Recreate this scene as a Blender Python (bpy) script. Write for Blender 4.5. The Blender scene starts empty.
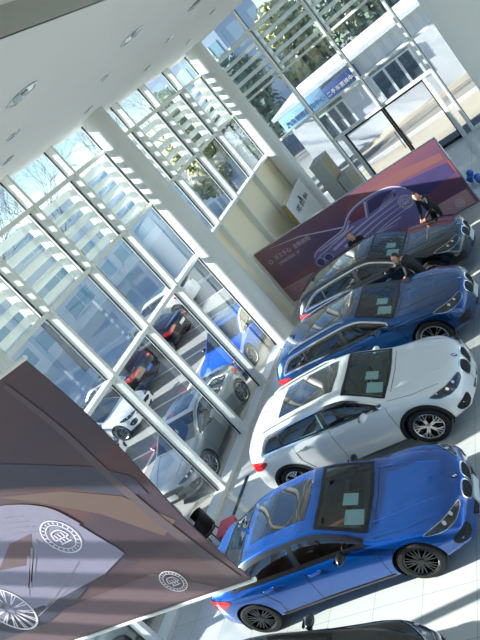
import bpy, bmesh, math, random
import numpy as np
from mathutils import Vector, Matrix
from mathutils.bvhtree import BVHTree
from mathutils.geometry import delaunay_2d_cdt
random.seed(7)
PI = math.pi
S = bpy.context.scene
COL = S.collection

# ------------------------------------------------------------------ camera
cam_d = bpy.data.cameras.new('camera')
cam = bpy.data.objects.new('camera', cam_d); COL.objects.link(cam)
RW = ((0.7151789, 0.2659701, -0.6463583), (-0.45001471, -0.53236241, -0.71699165), (-0.5347952, 0.80364804, -0.26104391))
cam.matrix_world = Matrix(((RW[0][0], -RW[1][0], -RW[2][0], 10.401),
                           (RW[0][1], -RW[1][1], -RW[2][1], -7.649),
                           (RW[0][2], -RW[1][2], -RW[2][2], 6.585), (0, 0, 0, 1)))
cam_d.sensor_fit = 'HORIZONTAL'; cam_d.sensor_width = 36; cam_d.lens = 687.878 * 36 / 480
cam_d.clip_end = 400
S.camera = cam
# ------------------------------------------------------------------ light
SUN = Vector((1, .21, -.44)).normalized()
W = bpy.data.worlds.new('sky'); S.world = W; W.use_nodes = True
wn = W.node_tree.nodes; wl = W.node_tree.links
sky = wn.new('ShaderNodeTexSky'); sky.sky_type = 'NISHITA'; sky.sun_disc = False
sky.sun_elevation = math.asin(-SUN.z); sky.sun_rotation = math.atan2(-SUN.x, -SUN.y)
sky.air_density = 1.0; sky.dust_density = .25; sky.altitude = 1500; sky.ozone_density = 3.0
wn['Background'].inputs[1].default_value = .15
wl.new(sky.outputs[0], wn['Background'].inputs[0])
sd = bpy.data.lights.new('sun', 'SUN'); sd.energy = 10.5; sd.angle = .009; sd.color = (1, .95, .87)
sun = bpy.data.objects.new('sun', sd); COL.objects.link(sun); sun.location = (-20, 0, 20)
sun.rotation_euler = SUN.to_track_quat('-Z', 'Y').to_euler()
S.view_settings.view_transform = 'Standard'; S.view_settings.look = 'None'
S.view_settings.exposure = 0.80; S.view_settings.gamma = 1; S.view_settings.use_curve_mapping = False

# ------------------------------------------------------------------ materials
def lin(c):
    return tuple((v / 255 / 12.92 if v / 255 <= .04045 else ((v / 255 + .055) / 1.055) ** 2.4) for v in c) + (1,)
def mat(name, rgb, rough=.5, metal=0, coat=0, noise=0, scale=8, bump=0, spec=.5, trans=0, emit=0):
    m = bpy.data.materials.new(name); m.use_nodes = True
    nt = m.node_tree; b = nt.nodes['Principled BSDF']
    c = lin(rgb)
    b.inputs['Base Color'].default_value = c; b.inputs['Roughness'].default_value = rough
    b.inputs['Metallic'].default_value = metal; b.inputs['Coat Weight'].default_value = coat
    b.inputs['Coat Roughness'].default_value = .03; b.inputs['Specular IOR Level'].default_value = spec
    if emit:
        b.inputs['Emission Color'].default_value = c; b.inputs['Emission Strength'].default_value = emit
    tc = nt.nodes.new('ShaderNodeTexCoord')
    n = nt.nodes.new('ShaderNodeTexNoise'); n.inputs['Scale'].default_value = scale; n.inputs['Detail'].default_value = 4
    nt.links.new(tc.outputs['Object'], n.inputs['Vector'])
    mx = nt.nodes.new('ShaderNodeMix'); mx.data_type = 'RGBA'
    k = max(noise, .02)
    mx.inputs[6].default_value = tuple(v * (1 - k) for v in c[:3]) + (1,)
    mx.inputs[7].default_value = tuple(min(1, v * (1 + k)) for v in c[:3]) + (1,)
    nt.links.new(n.outputs[0], mx.inputs[0]); nt.links.new(mx.outputs[2], b.inputs['Base Color'])
    if bump:
        bp = nt.nodes.new('ShaderNodeBump'); bp.inputs['Strength'].default_value = bump
        nt.links.new(n.outputs[0], bp.inputs['Height']); nt.links.new(bp.outputs[0], b.inputs['Normal'])
    return m
def glassmat(name, tint, refl=.06, edge=.8, rough=0.0):
    m = bpy.data.materials.new(name); m.use_nodes = True; nt = m.node_tree
    nt.nodes.remove(nt.nodes['Principled BSDF']); out = nt.nodes['Material Output']
    t = nt.nodes.new('ShaderNodeBsdfTransparent'); t.inputs[0].default_value = tint + (1,)
    g = nt.nodes.new('ShaderNodeBsdfGlossy'); g.inputs[1].default_value = rough; g.inputs[0].default_value = (.9, .97, 1, 1)
    lw = nt.nodes.new('ShaderNodeLayerWeight'); lw.inputs[0].default_value = .5
    p = nt.nodes.new('ShaderNodeMath'); p.operation = 'POWER'; p.inputs[1].default_value = 4
    q = nt.nodes.new('ShaderNodeMath'); q.operation = 'MULTIPLY_ADD'; q.inputs[1].default_value = edge; q.inputs[2].default_value = refl
    mx = nt.nodes.new('ShaderNodeMixShader')
    nt.links.new(lw.outputs['Facing'], p.inputs[0]); nt.links.new(p.outputs[0], q.inputs[0]); nt.links.new(q.outputs[0], mx.inputs[0])
    nt.links.new(t.outputs[0], mx.inputs[1]); nt.links.new(g.outputs[0], mx.inputs[2]); nt.links.new(mx.outputs[0], out.inputs[0])
    return m
M = {}
M['glass'] = glassmat('window_glass', (.88, .94, .96), .09, .7)
M['car_glass'] = glassmat('car_glass', (.46, .60, .60), .08, .8)
M['car_glass_dark'] = glassmat('dark_car_glass', (.05, .07, .08), .14, .8)
M['mullion'] = mat('mullion_paint', (222, 225, 220), .4)
M['gasket'] = mat('gasket', (25, 25, 27), .6)
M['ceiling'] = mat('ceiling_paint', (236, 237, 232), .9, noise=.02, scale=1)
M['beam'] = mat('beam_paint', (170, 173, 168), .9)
M['column'] = mat('column_paint', (212, 215, 212), .5)
M['wallp'] = mat('wall_paint', (210, 210, 205), .8)
M['beige'] = mat('beige_panel', (250, 236, 204), .6, noise=.02, scale=.8)
M['louver'] = mat('louver_metal', (232, 236, 232), .45)
M['asphalt'] = mat('asphalt', (128, 131, 132), .9, noise=.12, scale=3, bump=.1)
M['pave'] = mat('paving', (172, 164, 148), .9, noise=.08, scale=1.5)
M['line'] = mat('road_paint', (225, 225, 220), .8)
M['white_wall'] = mat('render_wall', (208, 213, 218), .8)
M['rubber'] = mat('tyre_rubber', (22, 22, 23), .8)
M['black'] = mat('black_plastic', (16, 17, 18), .35)
M['blackm'] = mat('black_matte', (20, 20, 21), .8)
M['chrome'] = mat('chrome', (220, 222, 225), .12, 1)
M['satin'] = mat('satin_silver', (190, 193, 196), .25, 1)
M['rim_dark'] = mat('dark_rim', (70, 72, 75), .25, 1)
M['interior'] = mat('cabin_dark', (28, 28, 30), .7)
M['tan'] = mat('tan_leather', (150, 78, 40), .5)
M['grey_seat'] = mat('grey_leather', (60, 62, 62), .6)
M['paper'] = mat('paper', (252, 252, 246), .8)
M['plate'] = mat('plate_white', (215, 222, 222), .4)
M['plate_blue'] = mat('plate_blue', (60, 110, 200), .4)
M['lamp'] = mat('lamp_lens', (200, 205, 208), .08, .2, 1)
M['lamp_dark'] = mat('lamp_housing', (40, 43, 46), .2, .3, 1)
M['red'] = mat('red_lens', (190, 22, 28), .15, 0, 1)
M['roundel_blue'] = mat('emblem_blue', (40, 110, 190), .3)
M['roofglass'] = mat('roof_glass', (12, 15, 17), .03, 0, 1, spec=.8)
def paint(n, rgb, metal=.6, rough=.2):
    return mat(n, rgb, rough, metal, 1, noise=.02, scale=200)
M['blue'] = paint('bright_blue_paint', (3, 82, 168))
M['deep_blue'] = paint('deep_blue_paint', (4, 60, 112))
M['navy'] = paint('navy_paint', (3, 13, 22), .2)
M['white'] = paint('white_paint', (222, 226, 226), .0, .35)
M['black_paint'] = paint('black_paint', (14, 16, 20), .3)
M['silver'] = paint('silver_paint', (128, 136, 138), .5, .3)
M['skyblue'] = paint('vivid_blue_paint', (20, 90, 205), .3)

# tiled floor
def floor_mat():
    m = mat('floor_tiles', (186, 190, 188), .16, coat=.25); nt = m.node_tree; b = nt.nodes['Principled BSDF']
    tc = nt.nodes.new('ShaderNodeTexCoord')
    br = nt.nodes.new('ShaderNodeTexBrick'); br.offset = 0
    br.inputs['Scale'].default_value = 1; br.inputs['Brick Width'].default_value = .8; br.inputs['Row Height'].default_value = .8
    br.inputs['Mortar Size'].default_value = .004
    br.inputs['Color1'].default_value = lin((190, 194, 191)); br.inputs['Color2'].default_value = lin((184, 189, 187)); br.inputs['Mortar'].default_value = lin((140, 143, 142))
    nt.links.new(tc.outputs['Object'], br.inputs['Vector']); nt.links.new(br.outputs[0], b.inputs['Base Color'])
    return m
M['floor'] = floor_mat()

# ------------------------------------------------------------------ helpers
def link(name, me, m=None, parent=None):
    o = bpy.data.objects.new(name, me); COL.objects.link(o)
    if m is not None: me.materials.append(m)
    if parent is not None: o.parent = parent
    return o
def fin(bm, name, m=None, parent=None, smooth=False, recalc=True):
    me = bpy.data.meshes.new(name)
    if recalc: bmesh.ops.recalc_face_normals(bm, faces=bm.faces)
    bm.to_mesh(me); bm.free()
    if smooth:
        me.shade_smooth()
        me.set_sharp_from_angle(angle=math.radians(38))
    return link(name, me, m, parent)
def abox(bm, x0, x1, y0, y1, z0, z1, bev=0):
    r = bmesh.ops.create_cube(bm, size=1, matrix=Matrix.Translation(((x0+x1)/2, (y0+y1)/2, (z0+z1)/2)) @ Matrix.Diagonal((abs(x1-x0), abs(y1-y0), abs(z1-z0), 1)))
    if bev:
        es = list({e for v in r['verts'] for e in v.link_edges})
        bmesh.ops.bevel(bm, geom=es, offset=bev, segments=2, affect='EDGES', profile=.5)
def box(name, b, m, parent=None, bev=0, smooth=False):
    bm = bmesh.new(); abox(bm, *b, bev=bev); return fin(bm, name, m, parent, smooth=bev > 0 or smooth)
def tube(bm, pts, rads, seg=8, cap=True):
    pts = [Vector(p) for p in pts]
    if not hasattr(rads, '__len__'): rads = [rads] * len(pts)
    rings = []; prev = None
    for i, p in enumerate(pts):
        d = (pts[min(i+1, len(pts)-1)] - pts[max(i-1, 0)])
        d = d.normalized() if d.length > 1e-9 else Vector((0, 0, 1))
        if prev is None:
            a = d.orthogonal().normalized()
        else:
            a = (prev - d * prev.dot(d)); a = a.normalized() if a.length > 1e-6 else d.orthogonal().normalized()
        prev = a; b = d.cross(a)
        rings.append([bm.verts.new(p + (a * math.cos(2*PI*k/seg) + b * math.sin(2*PI*k/seg)) * rads[i]) for k in range(seg)])
    for r0, r1 in zip(rings, rings[1:]):
        for k in range(seg): bm.faces.new((r0[k], r0[(k+1) % seg], r1[(k+1) % seg], r1[k]))
    if cap:
        bm.faces.new(rings[0][::-1]); bm.faces.new(rings[-1])
def lathe(bm, prof, axis='Z', seg=32, cen=(0, 0, 0)):
    # prof: (r, h) list, revolved about axis through cen
    rings = []
    for r, h in prof:
        ring = []
        for k in range(seg):
            a = 2*PI*k/seg; u, v = r*math.cos(a), r*math.sin(a)
            p = (u, v, h) if axis == 'Z' else ((u, h, v) if axis == 'Y' else (h, u, v))
            ring.append(bm.verts.new(Vector(p) + Vector(cen)))
        rings.append(ring)
    for r0, r1 in zip(rings, rings[1:]):
        for k in range(seg): bm.faces.new((r0[k], r0[(k+1) % seg], r1[(k+1) % seg], r1[k]))
    return rings
def empty(name, loc=(0, 0, 0), rz=0, label=None, cat=None, group=None, kind=None):
    o = bpy.data.objects.new(name, None); COL.objects.link(o); o.location = loc; o.rotation_euler = (0, 0, rz)
    o.empty_display_size = .2
    return tag(o, label, cat, group, kind)
def tag(o, label=None, cat=None, group=None, kind=None):
    if label: o['label'] = label
    if cat: o['category'] = cat
    if group: o['group'] = group
    if kind: o['kind'] = kind
    return o
CH = {}
def textobj(name, s, size, m, parent=None, ext=.002, mw=None, align='LEFT', bold=0):
    cu = bpy.data.curves.new('t', 'FONT'); cu.body = s; cu.size = size; cu.extrude = ext; cu.align_x = align; cu.offset = bold
    t = bpy.data.objects.new('t', cu); COL.objects.link(t)
    bpy.context.view_layer.update()
    me = bpy.data.meshes.new_from_object(t.evaluated_get(bpy.context.evaluated_depsgraph_get()))
    bpy.data.objects.remove(t)
    if mw is not None: me.transform(mw)
    me.materials.clear()
    return link(name, me, m, parent)

# ------------------------------------------------------------------ STRUCTURE
MY = [-8.9, -7.0, -5.1, -3.15, -1.2, .75, 2.7, 4.635, 6.579, 8.58, 10.387, 12.406, 14.502, 16.774]
TZ = [7.35, 5.54, 3.64]
ZC = 8.2
st = dict(kind='structure')
FA = math.radians(-5.39)
def fw(s, off=0):  # point on the far glazing plane
    return (s*math.cos(FA) - off*math.sin(FA), 17.235 + s*math.sin(FA) + off*math.cos(FA))
# floor
bm = bmesh.new()
for p in [(-.12, -11), (15, -11), (15, 15.9), fw(15.06)[:2], (-.12, 17.25)]: bm.verts.new((p[0], p[1], 0))
bm.faces.new(bm.verts)
r = bmesh.ops.extrude_face_region(bm, geom=bm.faces[:]); bmesh.ops.translate(bm, vec=(0, 0, -.12), verts=[v for v in r['geom'] if isinstance(v, bmesh.types.BMVert)])
tag(fin(bm, 'floor', M['floor']), kind='structure')
# ceiling: soffit by the facade, then a step up
bm = bmesh.new()
for p in [(-.3, -11), (6.65, -11), (6.65, fw(6.65)[1]+.1), (-.3, 17.4)]: bm.verts.new((p[0], p[1], ZC))
bm.faces.new(bm.verts)
r = bmesh.ops.extrude_face_region(bm, geom=bm.faces[:]); bmesh.ops.translate(bm, vec=(0, 0, .5), verts=[v for v in r['geom'] if isinstance(v, bmesh.types.BMVert)])
bmesh.ops.recalc_face_normals(bm, faces=bm.faces)
tag(fin(bm, 'ceiling', M['ceiling']), kind='structure')
bm = bmesh.new(); abox(bm, 6.65, 15, -11, 16.6, ZC+.28, ZC+.7)
tag(fin(bm, 'ceiling', M['ceiling']), kind='structure')
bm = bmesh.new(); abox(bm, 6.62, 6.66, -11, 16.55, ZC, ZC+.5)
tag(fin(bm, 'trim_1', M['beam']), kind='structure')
# unseen walls, glazing added for sky fill: piers, sill and head with panes between
for nm, ax in (('wall_right', 0), ('wall_back', 1)):
    bm = bmesh.new(); n = 7
    for (z0, z1) in ((0, .5), (8.0, 8.9)):
        abox(bm, *((15, 15.2, -11, 16.2) if ax == 0 else (-.2, 15.2, -11.2, -11)), z0, z1)
    for k in range(n+1):
        if ax == 0: c = -11+27*k/n; abox(bm, 15, 15.2, c-.12, c+.12, .5, 8.0)
        else: c = -.1+15.2*k/n; abox(bm, c-.12, c+.12, -11.2, -11, .5, 8.0)
    tag(fin(bm, nm, M['wallp']), kind='structure')
    bm = bmesh.new()
    P = ((15.1, -11, .5), (15.1, 16.2, .5), (15.1, 16.2, 8), (15.1, -11, 8)) if ax == 0 else ((-.2, -11.1, .5), (15.1, -11.1, .5), (15.1, -11.1, 8), (-.2, -11.1, 8))
    bm.faces.new([bm.verts.new(p) for p in P]); tag(fin(bm, 'window_%d' % (201+ax), M['glass']), kind='structure')  # added panes out of view, they pass sky light into the hall
# facade mullions with gaskets
tn = [1]
def trim(bmx, m, parts=()):
    tn[0] += 1
    o = tag(fin(bmx, 'trim_%d' % tn[0], m), kind='structure')
    for pm, mm in parts: fin(pm, 'gasket', mm, o)
    return o
for y in MY:
    bm = bmesh.new(); abox(bm, 0.0, .25, y-.045, y+.045, 0, ZC, bev=.006)
    g = bmesh.new(); abox(g, -.02, .022, y-.062, y+.062, 0, ZC)
    trim(bm, M['mullion'], [(g, M['gasket'])])
    bm = bmesh.new(); abox(bm, -.06, -.02, y-.03, y+.03, 0, ZC); trim(bm, M['mullion'])
ends = MY + [17.2]
pn = 0
for a, b in zip(ends, ends[1:]):
    a2, b2 = a+.045, b-.045
    zs = [0] + TZ[::-1] + [ZC]
    for z in TZ:
        bm = bmesh.new(); abox(bm, -.1, .2, a2, b2, z-.045, z+.045); trim(bm, M['mullion'])
    bm = bmesh.new(); abox(bm, -.1, .24, a2, b2, 0, .09); trim(bm, M['mullion'])
    for z0, z1 in zip(zs, zs[1:]):
        solid = (z0 == 0 and a > 8.5)
        if z0 == 0 and 8.5 < a < 8.7:
            pass
        pn += 1
        lo = .09 if z0 == 0 else z0+.045
        hi = z1-.045
        if solid:
            tag(box('wall_left', (-.06, .04, a2, b2, lo, hi), M['beige']), kind='structure')
        else:
            bm = bmesh.new(); vs = [bm.verts.new(p) for p in ((0, a2, lo), (0, b2, lo), (0, b2, hi), (0, a2, hi))]; bm.faces.new(vs)
            tag(fin(bm, 'window_%d' % pn, M['glass']), kind='structure')
# far glazing
PS = [.3, 2.37, 4.48, 6.56, 8.66, 10.76, 12.86, 14.9]
UZ = [7.35, 5.56, 3.71]
def fbox(bm, s0, s1, o0, o1, z0, z1):
    vs = [bm.verts.new((*fw(s, o), z)) for z in (z0, z1) for s, o in ((s0, o0), (s1, o0), (s1, o1), (s0, o1))]
    for f in ((0, 1, 2, 3), (4, 5, 6, 7), (0, 1, 5, 4), (1, 2, 6, 5), (2, 3, 7, 6), (3, 0, 4, 7)): bm.faces.new([vs[i] for i in f])
for s in PS:
    door_mid = abs(s-4.48) < .01
    bm = bmesh.new(); fbox(bm, s-.04, s+.04, -.2, -.02, 2.52 if door_mid else 0, ZC)
    g = bmesh.new(); fbox(g, s-.055, s+.055, -.02, .02, 2.52 if door_mid else 0, ZC); trim(bm, M['mullion'], [(g, M['gasket'])])
for a, b in zip(PS, PS[1:]):
    for z in UZ: bm = bmesh.new(); fbox(bm, a+.04, b-.04, -.14, .06, z-.04, z+.04); trim(bm, M['mullion'])
    if 2 < a < 6:
        bm = bmesh.new(); fbox(bm, a+.04 if a < 4 else a-.04, b-.04, -.14, .06, 2.46, 2.56); trim(bm, M['mullion'])
    else:
        bm = bmesh.new(); fbox(bm, a+.04, b-.04, -.14, .06, 0, .09); trim(bm, M['mullion'])
    zs = [0, 3.71, 5.56, 7.35, ZC] if not 2 < a < 6 else [2.56, 3.71, 5.56, 7.35, ZC]
    for z0, z1 in zip(zs, zs[1:]):
        pn += 1; bm = bmesh.new(); vs = [bm.verts.new((*fw(s), z)) for s, z in ((a+.04, z0), (b-.04, z0), (b-.04, z1), (a+.04, z1))]; bm.faces.new(vs)
        tag(fin(bm, 'window_%d' % pn, M['glass']), kind='structure')
for s in (2.75, 6.2):
    bm = bmesh.new(); fbox(bm, s-.06, s+.06, -.12, .05, 0, 2.46); trim(bm, M['mullion'])
for a, b in ((2.42, 2.70), (6.25, 6.52)):
    pn += 1; bm = bmesh.new(); bm.faces.new([bm.verts.new((*fw(s), z)) for s, z in ((a, 0), (b, 0), (b, 2.46), (a, 2.46))]); tag(fin(bm, 'window_%d' % pn, M['glass']), kind='structure')
for n, (a, b) in enumerate(((2.81, 4.47), (4.49, 6.14))):
    d = empty('door_%d' % (n+1), (0, 0, 0), kind='structure')
    bm = bmesh.new(); fbox(bm, a, a+.06, -.03, .03, .01, 2.45); fbox(bm, b-.06, b, -.03, .03, .01, 2.45); fbox(bm, a, b, -.03, .03, .01, .12); fbox(bm, a, b, -.03, .03, 2.38, 2.45)
    fin(bm, 'door_frame', M['rim_dark'], d)
    bm = bmesh.new(); bm.faces.new([bm.verts.new((*fw(s), z)) for s, z in ((a+.06, .12), (b-.06, .12), (b-.06, 2.38), (a+.06, 2.38))]); fin(bm, 'pane', M['glass'], d)
    s = b-.12 if n == 0 else a+.12
    bm = bmesh.new(); p = fw(s, -.09); tube(bm, [(*p, .8), (*p, 1.5)], .018)
    for z in (.85, 1.45): tube(bm, [(*p, z), (*fw(s, -.02), z)], .012)
    fin(bm, 'door_handle', M['satin'], d, True)
# columns
for n, (cx, cy, r) in enumerate(((.6, .32, .35), (.6, 8.33, .35), (.6, 16.42, .35), (9.74, 1.25, .46))):
    bm = bmesh.new(); lathe(bm, [(r, 0), (r, ZC+.27 if n == 3 else ZC)], seg=64, cen=(cx, cy, 0))
    o = fin(bm, 'column', M['column'], smooth=True); tag(o, kind='structure')
# floor drain strip
tag(box('trim_90', (.74, .84, .9, 2.85, .001, .008), M['rim_dark']), kind='structure')

# louvres outside the facade, between the two upper transoms
lg = 'sunshade louvre frames outside the glazing'
ordn = ('', '', '', '', 'first', 'second', 'third', 'fourth', 'fifth')
LV = []
for i, a in enumerate(ends[:-1]):
    if a < .7: LV.append('white slatted sunshade louvre outside the glazing, off the left edge of the photo')
    elif a < 8.5: LV.append('white slatted sunshade louvre left of the middle column, %s' % {.75: 'cut off by the left picture edge', 2.7: 'third bay from the middle column', 4.635: 'second bay from the middle column', 6.579: 'directly beside it'}[a])
    else: LV.append('white slatted sunshade louvre right of the middle column, %s' % {8.58: 'partly hidden behind the column', 10.387: 'first full bay past it', 12.406: 'second full bay past it', 14.502: 'bay before the corner column', 16.774: 'narrow one hidden at the corner'}[a])
for i, (a, b) in enumerate(zip(ends, ends[1:])):
    if a < -9: continue
    e = empty('sunshade_louver', (-.3, (a+b)/2, 5.54),
              label=LV[i], cat='louver', group=lg)
    h = (b-a)/2-.05
    for k in range(5):
        z = .26 + k*.355
        bm = bmesh.new()
        w, t = .094, .012
        c, s_ = math.cos(math.radians(68)), math.sin(math.radians(68))
        # tilted blade, outer edge low
        pr_ = [(-w*c - t*s_, -w*s_ + t*c), (w*c - t*s_, w*s_ + t*c), (w*c + t*s_, w*s_ - t*c), (-w*c + t*s_, -w*s_ - t*c)]
        vs = [[bm.verts.new((px, sy, z-.1+pz)) for px, pz in pr_] for sy in (-h, h)]
        for q in range(4): bm.faces.new((vs[0][q], vs[0][(q+1) % 4], vs[1][(q+1) % 4], vs[1][q]))
        bm.faces.new(vs[0][::-1]); bm.faces.new(vs[1])
        fin(bm, 'blade', M['louver'], e)
    for sy in (-1, 1):
        bm = bmesh.new(); abox(bm, -.06, .2, sy*h-.02, sy*h+.02, .02, 1.8); fin(bm, 'bracket', M['louver'], e)

lg2 = 'sunshade louvres outside the far glazing'
for i, (a, b) in enumerate(zip(PS[:5], PS[1:6])):
    p = fw((a+b)/2, .30); e = empty('sunshade_louver', (p[0], p[1], 5.6), FA, 'pale slatted sunshade outside the far glazing high over the doors, %s' % ('leftmost, beside the corner column', 'second from the corner', 'third from the corner', 'fourth from the corner', 'rightmost')[i], 'louver', lg2)
    h = (b-a)/2-.05
    for k in range(5):
        z = .2+k*.37; bm = bmesh.new(); r = bmesh.ops.create_cube(bm, size=1, matrix=Matrix.Translation((0, 0, z)) @ Matrix.Rotation(math.radians(-40), 4, 'X') @ Matrix.Diagonal((2*h, .20, .015, 1)))
        fin(bm, 'blade', M['louver'], e)
    for s_ in (-1, 1): bm = bmesh.new(); abox(bm, s_*h-.015, s_*h+.015, -.2, .1, 0, 1.75); fin(bm, 'bracket', M['louver'], e)
# downlights
def downlight(x, y, r, label, group=None, z=ZC):
    e = empty('ceiling_light', (x, y, z), label=label, cat='ceiling light', group=group)
    bm = bmesh.new(); lathe(bm, [(r*.86, -.001), (r*.88, -.012), (r*1.0, -.012), (r*1.05, -.001)], seg=32); fin(bm, 'trim_ring', M['satin'], e, True)
    bm = bmesh.new(); rr = lathe(bm, [(r*.86, -.002), (r*.6, -.004), (r*.25, -.006)], seg=32); bm.faces.new(rr[-1]); fin(bm, 'reflector', M['lamp_dark'], e, True)
    bm = bmesh.new(); bmesh.ops.create_icosphere(bm, subdivisions=2, radius=r*.22, matrix=Matrix.Translation((r*.2, 0, -.012)) @ Matrix.Diagonal((1, 1, .4, 1))); fin(bm, 'bulb', M['lamp'], e, True)
    return e
big = [((4.84, .44), 'leftmost large round recessed downlight in the white ceiling'), ((4.94, 3.97), 'second large round recessed downlight in the white ceiling'), ((4.95, 7.5), 'large round recessed downlight near the top edge, rightmost of the large ones')]
for p, l in big: downlight(*p, .27, l, 'large downlights')
for i, p in enumerate(((3.17, 1.91), (3.4, 5.09), (3.41, 8.63), (3.66, 11.64))):
    downlight(*p, .15, 'small recessed downlight in the middle ceiling row, %s' % ('nearest the left picture edge', 'between the two large downlights', 'third along the row', 'farthest along the row')[i], 'small downlights')
for i, p in enumerate(((1.64, 3.28), (1.5, 6.9), (1.94, 9.82), (1.93, 13.14))):
    downlight(*p, .15, 'small recessed downlight in the ceiling row beside the glazing, %s' % ('nearest the left picture edge', 'just before the middle column', 'just past the middle column', 'farthest along the row')[i], 'small downlights')

# ------------------------------------------------------------------ OUTSIDE GROUND
GZ = -.13
tag(box('ground', (-90, -.125, -60, 120, GZ-.2, GZ), M['asphalt']), kind='structure')
tag(box('ground', (-.125, 60, 17.4, 120, GZ-.2, GZ), M['pave']), kind='structure')
bm = bmesh.new(); fbox(bm, -.1, 14.9, .08, 1.35, GZ, -.03); tag(fin(bm, 'trim_91', mat('slate', (58, 70, 80), .6)), kind='structure')
tag(box('pavement', (-1.0, -.13, -12, 18, GZ, GZ+.05), mat('grey_kerb_paving', (150, 150, 144), .9, noise=.08)), kind='structure')
tag(box('kerb', (-12, 30, 21.8, 22.0, GZ, GZ+.12), M['white_wall']), kind='structure')
tag(box('road', (-12, 40, 22.0, 24.6, GZ, GZ+.01), mat('grey_paving', (142, 138, 130), .9, noise=.1)), kind='structure')
for i in range(9):
    y = -5+i*2.9
    bm = bmesh.new(); abox(bm, -9.6, -4.6, y, y+.1, GZ, GZ+.006)
    tag(fin(bm, 'parking_line', M['line']), kind='structure')
tag(box('pavement', (-28, -13.2, -20, 70, GZ, GZ+.08), mat('pale_paving', (196, 202, 202), .85, noise=.08, scale=.6)), kind='structure')
bm = bmesh.new(); abox(bm, -4.65, -4.53, -5, 24, GZ, GZ+.006); tag(fin(bm, 'parking_line', M['line']), kind='structure')
# ------------------------------------------------------------------ CARS
def pch(pts):
    xs = np.array([p[0] for p in pts], float); ys = np.array([p[1] for p in pts], float)
    h = np.diff(xs); d = np.diff(ys)/h; m = np.zeros(len(xs))
    for i in range(1, len(xs)-1):
        if d[i-1]*d[i] > 0:
            w1 = 2*h[i]+h[i-1]; w2 = h[i]+2*h[i-1]; m[i] = (w1+w2)/(w1/d[i-1]+w2/d[i])
    m[0] = d[0]; m[-1] = d[-1]
    def F(x):
        x = min(max(x, xs[0]), xs[-1]); i = min(max(int(np.searchsorted(xs, x))-1, 0), len(h)-1)
        t = (x-xs[i])/h[i]
        return float((1+2*t)*(1-t)**2*ys[i]+t*(1-t)**2*h[i]*m[i]+t*t*(3-2*t)*ys[i+1]+t*t*(t-1)*h[i]*m[i+1])
    return F
SEDAN = dict(xf=2.32, xr=-2.22, wb=1.43, R=.335, w=.915,
    top=[(-2.22, .88), (-2.18, .98), (-2.08, 1.05), (-1.85, 1.07), (-1.45, 1.17), (-1.0, 1.315), (-.5, 1.375), (-.05, 1.375), (.25, 1.335), (.65, 1.165), (1.04, .965), (1.35, .91), (1.85, .82), (2.12, .74), (2.25, .67), (2.32, .59)],
    sh=[(-2.22, .80), (-2.03, .92), (-1.5, .93), (-.3, .90), (.8, .87), (1.5, .81), (2.05, .69), (2.32, .55)],
    wid=[(-2.22, .82), (-2.0, .88), (-1.4, .915), (0, .90), (1.4, .915), (2.05, .89), (2.32, .83)],
    ry=[(-2.22, .68), (-2.0, .68), (-1.75, .69), (-1.0, .67), (-.3, .675), (.2, .68), (.65, .73), (1.0, .76), (1.5, .71), (2.32, .60)],
    rd=[(-2.22, .03), (-1.9, .035), (-1.2, .05), (-.3, .055), (.3, .05), (.95, .035), (2.32, .04)],
    dlo=(-1.50, .90), bp=-.20, ws=(.30, 1.0), rw=(-1.76, -1.12), sun=(-.95, .14), kf=.17, kr=.20)
SUV = dict(xf=2.28, xr=-2.24, wb=1.40, R=.36, w=.925,
    top=[(-2.24, .80), (-2.20, 1.0), (-2.12, 1.18), (-1.95, 1.36), (-1.75, 1.45), (-1.3, 1.51), (-.5, 1.54), (-.05, 1.54), (.28, 1.50), (.68, 1.31), (1.05, 1.11), (1.35, 1.05), (1.85, .95), (2.12, .87), (2.22, .79), (2.28, .69)],
    sh=[(-2.24, .76), (-2.1, 1.06), (-1.5, 1.10), (-.3, 1.04), (.8, 1.0), (1.5, .93), (2.02, .81), (2.28, .63)],
    wid=[(-2.24, .83), (-2.0, .89), (-1.4, .92), (0, .905), (1.4, .925), (2.0, .90), (2.28, .83)],
    ry=[(-2.24, .72), (-2.0, .69), (-1.4, .66), (-.3, .665), (.25, .67), (.7, .73), (1.05, .79), (1.5, .74), (2.28, .60)],
    rd=[(-2.24, .03), (-1.9, .05), (-.3, .06), (.3, .055), (.95, .035), (2.28, .05)],
    dlo=(-1.68, .92), bp=-.18, ws=(.34, 1.03), rw=(-2.13, -1.90), sun=(-1.08, .16), kf=.18, kr=.14)
BIG = {k: ([(a*1.04, b*1.0) for a, b in v] if k in ('top', 'sh') else ([(a*1.04, b*1.02) for a, b in v] if k in ('wid', 'ry') else ([(a*1.04, b) for a, b in v] if k == 'rd' else v))) for k, v in SUV.items()}
_t = [(a - (.10 if -1.2 < a < 1.3 else 0), b) for a, b in BIG['top']]; BIG['top'] = _t
BIG['ry'] = [(a - (.10 if -1.2 < a < 1.3 else 0), b) for a, b in BIG['ry']]
BIG.update(xf=2.28*1.04, xr=-2.24*1.04, wb=1.45, R=.38, w=.94, dlo=(-1.86, .80), ws=(.24, .96), rw=(-2.21, -1.98))
def sst(a, b, x):
    t = min(max((x-a)/(b-a), 0), 1); return t*t*(3-2*t)
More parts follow.
